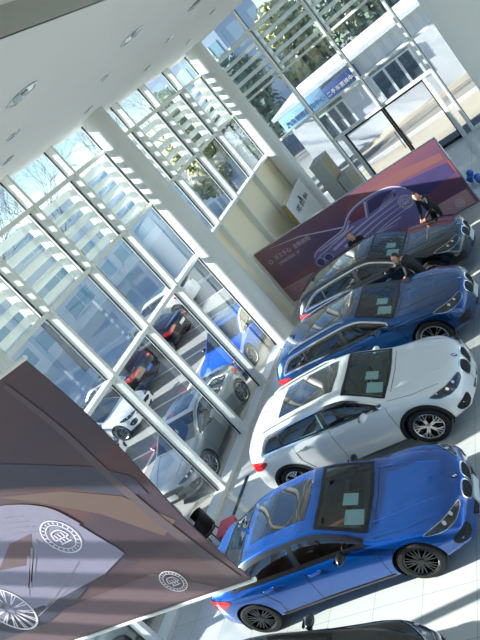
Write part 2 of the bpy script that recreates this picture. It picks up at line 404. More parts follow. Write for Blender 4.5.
class Body:
    def __init__(s, T):
        s.T = T; s.f = {k: pch(T[k]) for k in ('top', 'sh', 'wid', 'ry', 'rd')}
    def bend(s, x, y):
        T = s.T; q = (y/.9)**2
        return x - T['kf']*q*sst(1.5, T['xf'], x) + T['kr']*q*sst(-1.5, T['xr'], x)
    def half(s, x):
        T = s.T; f = s.f; top = f['top'](x); sh = min(f['sh'](x), top-.05); w = f['wid'](x)
        zb = .20 + .07*sst(1.7, T['xf'], x) + .12*sst(-1.7, T['xr'], x)
        if T is not SEDAN: zb += .03
        ry = f['ry'](x); rz = max(top - f['rd'](x), sh+.012)
        a = [(w-.10, zb), (w-.03, zb+.05), (w-.012, zb+.16), (w, (zb+sh)/2+.03), (w-.004, sh-.16), (w-.018, sh-.06), (w-.05, sh)]
        def cr(P, n):
            out = []
            P = [P[0]] + P + [P[-1]]
            for i in range(1, len(P)-2):
                p0, p1, p2, p3 = [np.array(q) for q in P[i-1:i+3]]
                for k in range(n):
                    t = k/n
                    out.append(tuple(.5*((2*p1)+(-p0+p2)*t+(2*p0-5*p1+4*p2-p3)*t*t+(-p0+3*p1-3*p2+p3)*t**3)))
            return out
        res = [(0, zb), ((w-.1)*.5, zb)] + cr(a, 3)
        p, q = a[-1], (ry, rz)
        for k in range(9):
            t = k/9; bul = .022*math.sin(PI*t)
            res.append((p[0]+(q[0]-p[0])*t + bul*.8, p[1]+(q[1]-p[1])*t + bul*.25))
        b = [(ry, rz), (ry-.05, rz + (top-rz)*.42), (ry*.62, rz+(top-rz)*.80), (ry*.3, rz+(top-rz)*.96), (0, top)]
        res += cr(b, 3) + [(0, top)]
        return res
    def build(s):
        T = s.T
        n = 96; xs = [T['xr'] + (T['xf']-T['xr'])*i/n for i in range(n+1)]
        xs = sorted(set([round(v, 4) for v in xs] + [T['xf']-.008, T['xf']-.025, T['xr']+.008, T['xr']+.025]))
        bm = bmesh.new(); rings = []
        for x in xs:
            H = s.half(x)
            e = min(T['xf']-x, x-T['xr']); ins = 0
            if e < .045: ins = .035*(1-math.sqrt(max(0, 1-(1-e/.045)**2)))
            zm = .45
            pts = [(max(y-ins, 0) if y > .01 else 0, z + (-ins*.9 if z > zm else ins*.9)) for y, z in H]
            ring = [(-y, z) for y, z in pts[1:-1]][::-1]
            full = pts + ring
            rings.append([bm.verts.new((s.bend(x, y), y, z)) for y, z in full])
        m = len(rings[0]); N = len(pts)
        for r0, r1 in zip(rings, rings[1:]):
            for k in range(m): bm.faces.new((r0[k], r0[(k+1) % m], r1[(k+1) % m], r1[k]))
        for ring, x, flip in ((rings[0], xs[0], 1), (rings[-1], xs[-1], 0)):
            # grid cap between right and left points of equal index
            cols = []
            K = 14
            for i in range(1, N-1):
                vr = ring[i]; vl = ring[m-i]
                row = [vr]
                for k in range(1, K):
                    t = 1-2*k/K; y = vr.co.y*t
                    row.append(bm.verts.new((s.bend(x, y), y, vr.co.z)))
                row.append(vl); cols.append(row)
            for r0, r1 in zip(cols, cols[1:]):
                for k in range(K): bm.faces.new((r0[k], r0[k+1], r1[k+1], r1[k]))
            for end, row in ((ring[0], cols[0]), (ring[N-1], cols[-1])):
                bm.faces.new([end] + row if True else row)
        bmesh.ops.remove_doubles(bm, verts=bm.verts, dist=.0004)
        bmesh.ops.recalc_face_normals(bm, faces=bm.faces)
        return bm
def inside(p, poly):
    c = False; n = len(poly); x, y = p
    for i in range(n):
        x1, y1 = poly[i]; x2, y2 = poly[i-1]
        if (y1 > y) != (y2 > y) and x < (x2-x1)*(y-y1)/(y2-y1)+x1: c = not c
    return c
def area(P): return sum(P[i-1][0]*P[i][1]-P[i][0]*P[i-1][1] for i in range(len(P)))/2
def offs(P, d):
    """inset polygon by d (positive = inwards)"""
    sgn = 1 if area(P) > 0 else -1; n = len(P); out = []
    for i in range(n):
        a = Vector(P[i-1]); b = Vector(P[i]); c = Vector(P[(i+1) % n])
        e1 = (b-a); e2 = (c-b)
        if e1.length < 1e-7 or e2.length < 1e-7: out.append(tuple(b)); continue
        e1.normalize(); e2.normalize()
        n1 = Vector((-e1.y, e1.x)); n2 = Vector((-e2.y, e2.x)); nn = (n1+n2)
        if nn.length < 1e-5: nn = n1
        nn.normalize(); k = min(1/max(nn.dot(n1), .4), 2)
        out.append(tuple(b + nn*sgn*d*k))
    return out
def dens(P, s=.05):
    out = []; n = len(P)
    for i in range(n):
        a = P[i]; b = P[(i+1) % n]; L = math.hypot(b[0]-a[0], b[1]-a[1]); k = max(1, int(L/s))
        for j in range(k): out.append((a[0]+(b[0]-a[0])*j/k, a[1]+(b[1]-a[1])*j/k))
    return out
def smoothpoly(P, n=4):
    out = []; L = len(P)
    for i in range(L):
        p0, p1, p2, p3 = [np.array(P[(i+k) % L], float) for k in (-1, 0, 1, 2)]
        for k in range(n):
            t = k/n; out.append(tuple(.5*((2*p1)+(-p0+p2)*t+(2*p0-5*p1+4*p2-p3)*t*t+(-p0+3*p1-3*p2+p3)*t**3)))
    return out
BAS = {'R': (Vector((0, 1, 0)), Vector((1, 0, 0)), Vector((0, 0, 1))),    # looks along +y: car's right side
       'L': (Vector((0, -1, 0)), Vector((1, 0, 0)), Vector((0, 0, 1))),
       'T': (Vector((0, 0, -1)), Vector((1, 0, 0)), Vector((0, 1, 0))),
       'F': (Vector((-1, 0, 0)), Vector((0, 1, 0)), Vector((0, 0, 1))),
       'B': (Vector((1, 0, 0)), Vector((0, 1, 0)), Vector((0, 0, 1)))}
def basis(b):
    if isinstance(b, str): return BAS[b]
    d = Vector(b).normalized(); u = Vector((0, 0, 1)).cross(d)
    if u.length < .1: u = Vector((0, 1, 0))
    u.normalize(); v = d.cross(u).normalized()
    if v.z < 0: v = -v
    return d, u, v
def patch(bvh, P, bas, lift=.006, hole=None, step=.06, bm=None):
    d, u, v = basis(bas); P = dens(P, step)
    pts = [Vector(p) for p in P]; n = len(P); edges = [(i, (i+1) % n) for i in range(n)]
    if hole:
        hole = dens(hole, step); k = len(hole); pts += [Vector(p) for p in hole]; edges += [(n+i, n+(i+1) % k) for i in range(k)]
    else:
        xs = [p[0] for p in P]; ys = [p[1] for p in P]; q = offs(P, step*.4)
        x = min(xs)+step/2
        while x < max(xs):
            y = min(ys)+step/2
            while y < max(ys):
                if inside((x, y), q): pts.append(Vector((x, y)))
                y += step
            x += step
    vs, es, fs, *_ = delaunay_2d_cdt(pts, edges, [], 0, 1e-6)
    own = bm is None
    if own: bm = bmesh.new()
    bv = []
    for p in vs:
        o = u*p[0] + v*p[1] - d*6
        h, nrm, i, dist = bvh.ray_cast(o, d)
        if h is None:
            h, nrm, i, dist = bvh.find_nearest(u*p[0]+v*p[1]-d*1.2)
            bv.append(bm.verts.new(h + nrm*lift)); continue
        if nrm.dot(d) > 0: nrm = -nrm
        bv.append(bm.verts.new(h + nrm*lift))
    for f in fs:
        c = (sum(vs[i][0] for i in f)/len(f), sum(vs[i][1] for i in f)/len(f))
        if inside(c, P) and not (hole and inside(c, hole)):
            try:
                F = bm.faces.new([bv[i] for i in f]); F.normal_update()
                if F.normal.dot(d) > 0: F.normal_flip()
            except ValueError: pass
    for w in [w for w in bv if not w.link_faces]: bm.verts.remove(w)
    return bm
def seam(bvh, P, bas, r=.004, bm=None):
    d, u, v = basis(bas); pts = []
    Q = []
    for a, b in zip(P, P[1:]):
        k = max(1, int(math.hypot(b[0]-a[0], b[1]-a[1])/.06))
        Q += [(a[0]+(b[0]-a[0])*j/k, a[1]+(b[1]-a[1])*j/k) for j in range(k)]
    Q.append(P[-1])
    for p in Q:
        h, nrm, i, _ = bvh.ray_cast(u*p[0]+v*p[1]-d*6, d)
        if h is not None: pts.append(h)
    if len(pts) > 1: tube(bm, pts, r, 5)
def circle(cx, cy, r, n=20, ry=None): return [(cx+r*math.cos(2*PI*k/n), cy+(ry or r)*math.sin(2*PI*k/n)) for k in range(n)]

def put(parent, name, bm, m, smooth=True): return fin(bm, name, m, parent, smooth, recalc=False)
def wheel(parent, x, y, R, style, side, rimmat):
    t = bmesh.new(); w = .115
    lathe(t, [(R*.70, -w*.8), (R*.74, -w), (R*.92, -w*.98), (R*.985, -w*.8), (R, -w*.5), (R, w*.5), (R*.985, w*.8), (R*.92, w*.98), (R*.74, w), (R*.70, w*.8), (R*.68, 0), (R*.70, -w*.8)], 'Y', 40, (x, y, R))
    o = fin(t, 'wheel', M['rubber'], parent, True)
    out = y + side*w*.86
    rb = bmesh.new()
    lathe(rb, [(R*.745, out+side*.004), (R*.70, out+side*.012), (R*.66, out), (R*.64, out-side*.05), (R*.63, y)], 'Y', 40, (x, 0, R))
    lathe(rb, [(R*.16, out-side*.01), (R*.15, out+side*.006), (R*.02, out+side*.010)], 'Y', 16, (x, 0, R))
    def spoke(a0, r0, a1, r1, w0, w1, dy0=.0, dy1=.0):
        c = []
        for a, r, ww, dy in ((a0, r0, w0, dy0), (a1, r1, w1, dy1)):
            ca, sa = math.cos(a), math.sin(a)
            for s_ in (-1, 1):
                for dep in (0, -.03):
                    c.append(rb.verts.new((x + r*ca - s_*ww*sa, out+side*(dy+dep), R + r*sa + s_*ww*ca)))
        # order: per end: (-,0),(-,d),(+,0),(+,d)
        for f in ((0, 2, 6, 4), (1, 5, 7, 3), (0, 4, 5, 1), (2, 3, 7, 6)): rb.faces.new([c[i] for i in f])
    if style == 'y':      # five Y-shaped spokes with cross links
        for k in range(5):
            a = 2*PI*k/5+PI/2
            for s_ in (-1, 1):
                spoke(a+s_*.20, R*.12, a+s_*.13, R*.40, .016, .013, 0, .004)
                spoke(a+s_*.13, R*.40, a+s_*.42, R*.67, .013, .012, .004, .0)
                spoke(a+s_*.13, R*.38, a+s_*.12, R*.67, .010, .010, .004, .0)
    elif style == 'v':    # ten slim double spokes
        for k in range(5):
            a = 2*PI*k/5+PI/2
            for s_ in (-1, 1):
                spoke(a+s_*.34, R*.13, a+s_*.12, R*.67, .017, .010, 0, .0)
                spoke(a+s_*.42, R*.13, a+s_*.40, R*.67, .012, .009, 0, .0)
    else:
        for k in range(style):
            a = 2*PI*k/style+PI/2
            for s_ in (-1, 1): spoke(a+s_*.10, R*.13, a+s_*.13, R*.67, .014, .010)
    fin(rb, 'rim', rimmat, o, True)
    db = bmesh.new(); rr = lathe(db, [(R*.63, y+side*.02), (R*.45, y+side*.03), (R*.1, y+side*.03)], 'Y', 28, (x, 0, R)); db.faces.new(rr[-1])
    fin(db, 'brake_disc', M['rim_dark'], o, True)
    return o
_bodycache = {}
def make_car(name, T, loc, rz, paintm, label, cat='car', group=None, rim='y', rimm='satin', detail=2, frame='chrome', cladding=False, seat='grey_seat', kidney=True, logo=True, roofrail=None, grille_wide=False, plate='plate', glass='car_glass', papers=True):
    e = empty(name, loc, rz, label, cat, group)
    B = Body(T); bm = B.build()
    f = B.f; wb = T['wb']; R = T['R']
    # wheel arches: open the flanks and pull the cut onto a clean circle
    bvh = BVHTree.FromBMesh(bm)
    Ra = R*1.13
    def near_arch(c): return min(math.hypot(c.x-x, c.z-R) for x in (wb, -wb))
    sel = [F for F in bm.faces if abs(near_arch(F.calc_center_median())-Ra) < .10 and abs(F.calc_center_median().y) > .55]
    bmesh.ops.subdivide_edges(bm, edges=list({q for F in sel for q in F.edges}), cuts=1, use_grid_fill=True)
    dl = [F for F in bm.faces if near_arch(F.calc_center_median()) < Ra and abs(F.calc_center_median().y) > .60]
    bmesh.ops.delete(bm, geom=dl, context='FACES')
    for v in bm.verts:
        if v.is_boundary and abs(v.co.y) > .62 and near_arch(v.co) < Ra+.07:
            x = wb if v.co.x > 0 else -wb
            d = Vector((v.co.x-x, 0, v.co.z-R))
            if d.z > -R*.62 and d.length > .01:
                k = Ra/d.length; v.co.x = x+d.x*k; v.co.z = R+d.z*k
    me = bpy.data.meshes.new('body'); bm.to_mesh(me); bm.free()
    for x in (wb, -wb):
        for s_ in (-1, 1):
            lb = bmesh.new(); ys = s_*(f['wid'](x)-.045)
            rr = lathe(lb, [(Ra+.004, ys), (Ra+.004, s_*.58)], 'Y', 40, (x, 0, R)); lb.faces.new(rr[-1])
            bmesh.ops.delete(lb, geom=[v for v in lb.verts if v.co.z < .16], context='VERTS')
            fin(lb, 'wheel_arch', M['blackm'], e, True)
    # window outlines
    xr, xf = T['dlo']
    def lo(x): return f['sh'](x) + (.03 if T is SEDAN else .045)
    def hi(x): return f['top'](x) - f['rd'](x) - (.04 if T is SEDAN else .06)
    xs = [xr + (xf-xr)*i/26 for i in range(27)]
    side = []
    tail = .42 if T is SEDAN else (.32 if roofrail else .62)
    for x in xs:
        h = hi(x); l = lo(x)
        if x < xr+tail: h = l + (h-l)*(1-(1-max(0, (x-xr)/tail))**2.0)*.98 + .01
        side.append((x, max(l+.012, h), l))
    def win(a, b):
        S_ = [q for q in side if a-1e-6 <= q[0] <= b+1e-6]
        def at(x):
            for q, r in zip(side, side[1:]):
                if q[0] <= x <= r[0]:
                    t = (x-q[0])/(r[0]-q[0]); return (x, q[1]+(r[1]-q[1])*t, q[2]+(r[2]-q[2])*t)
            return side[-1]
        if S_[0][0] > a+1e-3: S_ = [at(a)] + S_
        if S_[-1][0] < b-1e-3: S_ = S_ + [at(b)]
        return [(q[0], q[2]) for q in S_] + [(q[0], q[1]) for q in S_[::-1]]
    dlo = win(xr, xf)
    w0, w1 = T['ws']
    def arc(xx, k=.0): return xx
    tyf = lambda x: f['ry'](x)-.045
    nx = 8
    wsl = [w0+(w1-w0)*i/nx for i in range(nx+1)]
    # windscreen polygon seen from above (x, y), bowed edges
    def bow(P0, P1): pass
    wspoly = [(x, -tyf(x)) for x in wsl] + [(w1+.05*(1-(y/.66)**2), y) for y in [-.5, -.3, 0, .3, .5]] + [(x, tyf(x)) for x in wsl[::-1]] + [(w0+.03*(1-(y/.55)**2), y) for y in [.4, .2, 0, -.2, -.4]]
    r0, r1 = T['rw']
    if T is SEDAN:
        rwl = [r0+(r1-r0)*i/6 for i in range(7)]
        rwpoly = [(x, -tyf(x)-.01) for x in rwl] + [(r1-.04*(1-(y/.5)**2), y) for y in (-.35, 0, .35)] + [(x, tyf(x)+.01) for x in rwl[::-1]] + [(r0-.05*(1-(y/.6)**2), y) for y in (.4, 0, -.4)]
        rwb = 'T'
    else:
        zt = f['top'](-1.93)-.10; zl = f['sh'](-2.0)+.03
        rwpoly = [(-.70, zl), (.70, zl), (.66, (zt+zl)/2), (.58, zt), (-.58, zt), (-.66, (zt+zl)/2)]
        rwb = 'B'
    # pierce the openings
    b2 = bmesh.new(); b2.from_mesh(me)
    din = [offs(win(xr, T['bp']-.035), .03), offs(win(T['bp']+.035, xf), .03)]
    wsin = offs(wspoly, .04); rwin = offs(rwpoly, .04)
    kill = []
    for F in b2.faces:
        c = F.calc_center_median(); n_ = F.normal
        if len(F.verts) > 4 or F.calc_area() > .02: continue
        if abs(c.y) > .4 and abs(n_.y) > .5 and c.z > .8 and any(inside((c.x, c.z), q) for q in din): kill.append(F)
        elif n_.z > .2 and c.z > .8 and inside((c.x, c.y), wsin): kill.append(F)
        elif rwb == 'T' and n_.z > .2 and c.z > .8 and inside((c.x, c.y), rwin): kill.append(F)
        elif rwb == 'B' and n_.x < -.2 and c.z > .8 and inside((c.y, c.z), rwin): kill.append(F)
    bmesh.ops.delete(b2, geom=kill, context='FACES')
    b2.to_mesh(me); b2.free(); me.materials.clear(); me.name = 'body'
    me.shade_smooth(); me.set_sharp_from_angle(angle=math.radians(42))
    body = link('body', me, paintm, e)
    fm = M[frame]; G = M[glass]
    for sd_, bs in ((-1, 'R'), (1, 'L')):
        # black surround, bright ring, panes
        put(e, 'window_surround', patch(bvh, offs(dlo, -.004), bs, .004, hole=offs(win(T['bp']+.03, xf), .034) if False else None) if False else patch(bvh, dlo, bs, .004, hole=offs(dlo, .04)), M['black'])
        put(e, 'window_trim', patch(bvh, offs(dlo, -.020), bs, .007, hole=offs(dlo, .010)), fm)
        bp_ = T['bp']; put(e, 'pillar', patch(bvh, [(bp_-.05, lo(bp_)), (bp_+.05, lo(bp_)), (bp_+.045, hi(bp_)), (bp_-.045, hi(bp_))], bs, .006), M['black'])
        put(e, 'side_window', patch(bvh, offs(win(bp_+.03, xf), .012), bs, .002), G)
        put(e, 'side_window', patch(bvh, offs(win(xr, bp_-.03), .012), bs, .002), G)
        qx = -1.12 if T is SEDAN else -1.15
        put(e, 'pillar', patch(bvh, [(qx-.02, lo(qx)), (qx+.02, lo(qx)), (qx+.0, hi(qx)), (qx-.04, hi(qx-.02))], bs, .006), M['black'])
        # door seams
        sb = bmesh.new()
        zb = .30
        for xx in (.98, bp_, ):
            seam(bvh, [(xx, lo(xx)-.03), (xx+.0, .62), (xx-.03, zb)], bs, .0045, sb)
        seam(bvh, [(-.98, lo(-.9)-.03), (-1.0, .78), (-.88, .52), (-.92, zb)], bs, .0045, sb)
        seam(bvh, [(.95, zb), (-.92, zb)], bs, .0045, sb)
        put(e, 'door_seam', sb, M['black'])
        if detail > 0:
            for hx in (.0-.02, -.86):
                hb = bmesh.new(); hz = lo(hx)-.13
                h_, nn, _, _ = bvh.ray_cast(Vector((hx, sd_*3, hz)), Vector((0, -sd_, 0)))
                y_ = h_.y
                tube(hb, [(hx-.11, y_, hz), (hx-.09, y_+sd_*.025, hz), (hx+.08, y_+sd_*.025, hz+.004), (hx+.11, y_, hz+.004)], [.010, .016, .016, .010], 8)
                put(e, 'door_handle', hb, paintm)
        # character crease light catcher: sill trim
        put(e, 'sill', patch(bvh, [(1.0, .235), (-1.0, .235), (-1.0, .30), (1.0, .29)], bs, .008), M['black'])
        if cladding:
            for x in (wb, -wb):
                A = [(x+(R*1.30)*math.cos(t), R+(R*1.30)*math.sin(t)) for t in np.linspace(-.30, PI+.30, 26)]
                Bq = [(x+(R*1.10)*math.cos(t), R+(R*1.10)*math.sin(t)) for t in np.linspace(PI+.30, -.30, 26)]
                put(e, 'arch_trim', patch(bvh, A+Bq, bs, .008), M['blackm'])
        # mirror
        mb = bmesh.new(); mx_, mz = (.57 if T is SEDAN else .62), f['sh'](.66)+.05; my = sd_*(f['wid'](.6)-.06)
        bmesh.ops.create_icosphere(mb, subdivisions=3, radius=1)
        for v_ in mb.verts:
            c = v_.co; k = 1-.25*max(c.x, 0)
            v_.co = Vector((mx_ + c.x*.075*(1-.2*abs(c.y)) + (0 if c.x > 0 else -.0), my+sd_*.15 + c.y*.115, mz + .03 + c.z*.062*k))
        tube(mb, [(mx_, my-sd_*.02, mz-.06), (mx_, my+sd_*.10, mz-.01)], [.03, .025], 8)
        mo = put(e, 'wing_mirror', mb, M['black'] if T is SEDAN else paintm)
        g_ = bmesh.new(); g_.faces.new([g_.verts.new((mx_-.078, my+sd_*.15+a*.085, mz+.03+b*.04)) for a, b in ((-1, -1), (1, -1), (1, 1), (-1, 1))]); put(mo, 'mirror_glass', g_, M['chrome'], False)
        # head and tail lamps (projected diagonally so that they wrap the corners)
        zf = f['sh'](1.95)
        dF = (-.62, -sd_*.70, -.25); hk = 0 if T is SEDAN else .045
        d_, u_, v_ = basis(dF)
        def q3(x, y, z): p = Vector((x, y, z)); return (p.dot(u_), p.dot(v_))
        hl = [(2.20, .42, zf-.06), (2.19, .45, zf-.10-hk), (2.10, .66, zf-.12-hk), (1.92, .84, zf-.08-hk), (1.72, .89, zf-.005), (1.82, .87, zf+.025), (2.02, .74, zf-.005), (2.13, .56, zf-.03)]
        P = smoothpoly([q3(a, sd_*b, c) for a, b, c in hl], 3)
        lo_ = put(e, 'headlight', patch(bvh, P, dF, .006, step=.04), M['lamp_dark'])
        cen = np.mean(np.array(P), 0)
        rg = patch(bvh, offs(P, -.002), dF, .009, hole=offs(P, .008), step=.04); put(lo_, 'lamp_edge', rg, M['satin'])
        for t_ in (-.10, .06):
            put(lo_, 'projector', patch(bvh, circle(cen[0]+t_, cen[1]-.004, .026), dF, .010, step=.03), M['lamp'])
        zr_ = f['sh'](-2.1)-.05
        dR = (.70, -sd_*.65, -.1); d_, u_, v_ = basis(dR)
        tl = [(-2.38, .45, zr_-.02), (-2.25, .70, zr_-.09), (-2.05, .86, zr_-.12), (-1.80, .90, zr_-.01), (-1.98, .87, zr_+.05), (-2.25, .7, zr_+.05), (-2.36, .5, zr_+.05)]
        sc_ = T['xr']/-2.45
        P = smoothpoly([((Vector((a*sc_, sd_*b, c))).dot(u_), (Vector((a*sc_, sd_*b, c))).dot(v_)) for a, b, c in tl], 3)
        put(e, 'tail_light', patch(bvh, P, dR, .008, step=.04), M['red'])
        for x in (wb, -wb): wheel(e, x, sd_*(f['wid'](x)-.125), R, rim, sd_, M[rimm])
    # windscreen & rear window
    put(e, 'windscreen_surround', patch(bvh, wspoly, 'T', .004, hole=offs(wspoly, .055)), M['black'])
    wo = put(e, 'windscreen', patch(bvh, offs(wspoly, .01), 'T', .002), G)
    put(e, 'rear_window_surround', patch(bvh, rwpoly, rwb, .004, hole=offs(rwpoly, .05)), M['black'])
    put(e, 'rear_window', patch(bvh, offs(rwpoly, .01), rwb, .002), G)
    if T['sun']:
        a, b = T['sun']; yy = .47 if T is not SEDAN else .43
        P = smoothpoly([(a, -yy), (a, 0), (a, yy), ((a+b)/2, yy+.01), (b-.02, yy), (b+.03, 0), (b-.02, -yy), ((a+b)/2, -yy-.01)], 3)
        P = [(a, -yy), (a-.01, 0), (a, yy), ((a+b)/2, yy+.01), (b, yy), (b+.04, 0), (b, -yy), ((a+b)/2, -yy-.01)]
        ro = put(e, 'sunroof', patch(bvh, P, 'T', .004), M['roofglass'])
        sb = bmesh.new(); xm = b-.55*(b-a); seam(bvh, [(xm, -yy), (xm, yy)], 'T', .006, sb); put(ro, 'sunroof_seam', sb, paintm if False else M['black'])
    # bonnet lines
    sb = bmesh.new()
    for s_ in (-1, 1):
        seam(bvh, [(1.05, s_*.80), (1.5, s_*.79), (1.9, s_*.66)], 'T', .004, sb)
    seam(bvh, [(w1+.09, -.6), (w1+.12, 0), (w1+.09, .6)], 'T', .006, sb)
    put(e, 'bonnet_seam', sb, M['black'])
    for s_ in (-1, 1):
        hb = bmesh.new(); seam(bvh, [(1.05, s_*.55), (1.4, s_*.50), (1.8, s_*.40), (2.02, s_*.34)], 'T', .010, hb); put(e, 'bonnet_crease', hb, paintm)
    # grille
    zt = f['top'](T['xf']-.10); z1_ = zt-.125 if T is SEDAN else zt-.165
    dF = (-.96, 0, -.28); d_, u_, v_ = basis(dF); us = 1 if u_.y > 0 else -1
    xg = T['xf']-.03
    def qf(y, z): p = Vector((xg, y, z)); return (p.dot(u_), p.dot(v_))
    if kidney:
        for s_ in (-1, 1):
            kh = .095 if T is SEDAN else .125
            K = [(s_*.035, z1_-kh), (s_*.04, z1_+kh*.75), (s_*.20, z1_+kh), (s_*.33, z1_+kh*.7), (s_*.345, z1_), (s_*.25, z1_-kh)]
            P = smoothpoly([qf(y, z) for y, z in K], 4)
            go = put(e, 'grille', patch(bvh, offs(P, -.006), dF, .007, hole=offs(P, .014), step=.03), M['chrome'])
            put(go, 'grille_mesh', patch(bvh, P, dF, .004, step=.03), M['blackm'])
            sl = bmesh.new()
            for k in range(6):
                y = s_*(.075+.042*k); seam(bvh, [qf(y, z1_-kh*.85), qf(y, z1_+kh*.8)], dF, .0045, sl)
            put(go, 'grille_bars', sl, M['satin' if T is not SEDAN else 'black'])
    else:
        P = smoothpoly([qf(y, z) for y, z in ((-.45, z1_-.05), (-.5, z1_+.04), (0, z1_+.06), (.5, z1_+.04), (.45, z1_-.05), (0, z1_-.1))], 4)
        go = put(e, 'grille', patch(bvh, P, dF, .005, step=.04), M['blackm'])
    # bumper intakes, number plate, emblem
    zi = .36
    P = [(-.42, zi-.07), (.42, zi-.07), (.46, zi+.04), (-.46, zi+.04)]
    put(e, 'air_intake', patch(bvh, P, 'F', .005), M['blackm'])
    for s_ in (-1, 1):
        dI = (-.72, -s_*.68, -.1); dd, uu, vv = basis(dI)
        Q = [(2.1, .56, .50), (2.1, .58, .36), (1.98, .76, .35), (1.93, .80, .46), (2.02, .70, .52)]
        Q = [((Vector((a, s_*b, c))).dot(uu), (Vector((a, s_*b, c))).dot(vv)) for a, b, c in Q]
        io = put(e, 'side_intake', patch(bvh, smoothpoly(Q, 3), dI, .006, step=.04), M['blackm'])
    hz = z1_-.19 if kidney else .45
    h_, nn, _, _ = bvh.ray_cast(Vector((5, 0, hz)), Vector((-1, 0, 0)))
    if plate:
        pb = bmesh.new(); abox(pb, h_.x-.01, h_.x+.018, -.22, .22, hz-.068, hz+.068, bev=.004); put(e, 'number_plate', pb, M[plate], False)
        h2, nn, _, _ = bvh.ray_cast(Vector((-5, 0, .72)), Vector((1, 0, 0)))
        pb = bmesh.new(); abox(pb, h2.x-.014, h2.x+.01, -.22, .22, .66, .79, bev=.004); put(e, 'number_plate', pb, M[plate], False)
    if logo:
        xl = T['xf']-.12
        lo2 = put(e, 'emblem', patch(bvh, circle(xl, 0, .042, 20), 'T', .006, step=.03), M['black'])
        for qd in range(4):
            a0 = qd*PI/2
            P = [(xl, 0)] + [(xl+.028*math.cos(a0+t), .028*math.sin(a0+t)) for t in np.linspace(0, PI/2, 6)]
            put(lo2, 'emblem_quarter', patch(bvh, P, 'T', .009, step=.03), M['roundel_blue'] if qd % 2 else M['paper'])
    if roofrail:
        for s_ in (-1, 1):
            rb = bmesh.new(); P = []
            for x in np.linspace(-1.55, .0, 9):
                h_, nn, _, _ = bvh.ray_cast(Vector((x, s_*(f['ry'](x)-.03), 4)), Vector((0, 0, -1))); P.append(h_ + Vector((0, 0, .035 if -1.5 < x < -.05 else 0)))
            tube(rb, P, .017, 8); put(e, 'roof_rail', rb, M[roofrail])
    if detail > 0:
        fb = bmesh.new(); h_, _, _, _ = bvh.ray_cast(Vector((-1.15 if T is SEDAN else -1.55, 0, 4)), Vector((0, 0, -1)))
        vs = [fb.verts.new(h_+Vector(p)) for p in ((-.09, -.02, 0), (.07, -.015, 0), (.07, .015, 0), (-.09, .02, 0), (-.08, -.004, .06), (-.05, -.004, .06), (-.05, .004, .06), (-.08, .004, .06))]
        for q in ((0, 1, 5, 4), (1, 2, 6, 5), (2, 3, 7, 6), (3, 0, 4, 7), (4, 5, 6, 7), (0, 3, 2, 1)): fb.faces.new([vs[i] for i in q])
        put(e, 'roof_antenna', fb, paintm, False)
    # cabin
    zs = 0 if T is SEDAN else .14
    cb = bmesh.new(); abox(cb, -1.75, 1.0, -.76, .76, .28, .50+zs); abox(cb, .72, 1.06, -.72, .72, .45, .86+zs, bev=.05)
    put(e, 'cabin_floor', cb, M['interior'], False)
    if detail > 0:
        for (sx, sy, wd) in ((.0, -.38, .25), (.0, .38, .25), (-.80, 0, .60)):
            sb = bmesh.new(); z0 = (.40 if sx < -.5 else .46)+zs
            abox(sb, sx-.25, sx+.27, sy-wd, sy+wd, z0, z0+.16, bev=.05)
            r = bmesh.ops.create_cube(sb, size=1, matrix=Matrix.Translation((sx-.34, sy, z0+.36)) @ Matrix.Rotation(-.28, 4, 'Y') @ Matrix.Diagonal((.14, wd*2, .58, 1)))
            es = list({q for v in r['verts'] for q in v.link_edges}); bmesh.ops.bevel(sb, geom=es, offset=.05, segments=2, affect='EDGES', profile=.5)
            for hs in ((0,) if wd < .4 else (-.36, .36)): abox(sb, sx-.50, sx-.40, sy+hs-.12, sy+hs+.12, z0+.64, z0+.80, bev=.04)
            put(e, 'seat', sb, M[seat])
        wb_ = bmesh.new(); P = [(.50+.06*math.sin(t), .38+.18*math.cos(t), .86+zs+.17*math.sin(t)) for t in np.linspace(0, 2*PI, 25)]
        tube(wb_, P, .015, 6, False); tube(wb_, [(.50, .22, .86+zs), (.50, .54, .86+zs)], .018, 6); tube(wb_, [(.5, .38, .86+zs), (.75, .38, .80+zs)], .03, 6)
        put(e, 'steering_wheel', wb_, M['black'])
        if papers:
            d_, u_, v_ = basis('T')
            for (a, b, c, d2) in ((w0*.25+w1*.75, -.44, .15, .28), (w0*.35+w1*.65, -.10, .12, .24)):
                P = [(a-c*.8, b-d2/2), (a+c*.8, b-d2/2+.02), (a+c*.75, b+d2/2+.02), (a-c*.8, b+d2/2)]
                put(e, 'price_sheet', patch(bvh, P, 'T', -.012), M['paper'])
    return e

make_car('sedan', SEDAN, (4.31, -.56, 0), .055, M['blue'], 'bright blue sedan with black wheels and tan seats, nearest fully visible car', rim='v', rimm='rim_dark', frame='black', seat='tan')
make_car('suv', SUV, (4.38, 2.25, 0), .0, M['white'], 'white suv with silver spoked wheels parked in the showroom row', cladding=True, rim='y', roofrail='white')
make_car('suv', BIG, (4.366, 4.90, 0), -.025, M['deep_blue'], 'dark blue suv with chrome window trim, parked beyond the white suv', rim=7, roofrail='satin')
make_car('suv', BIG, (4.30, 7.60, 0), -.06, M['navy'], 'very dark navy car beside the long printed backdrop, last of the row', rim=8, frame='chrome', seat='interior')
make_car('suv', SUV, (4.15, -3.55, 0), .03, M['black_paint'], 'black car cut off by the bottom picture edge', rim='v', frame='black', seat='interior')
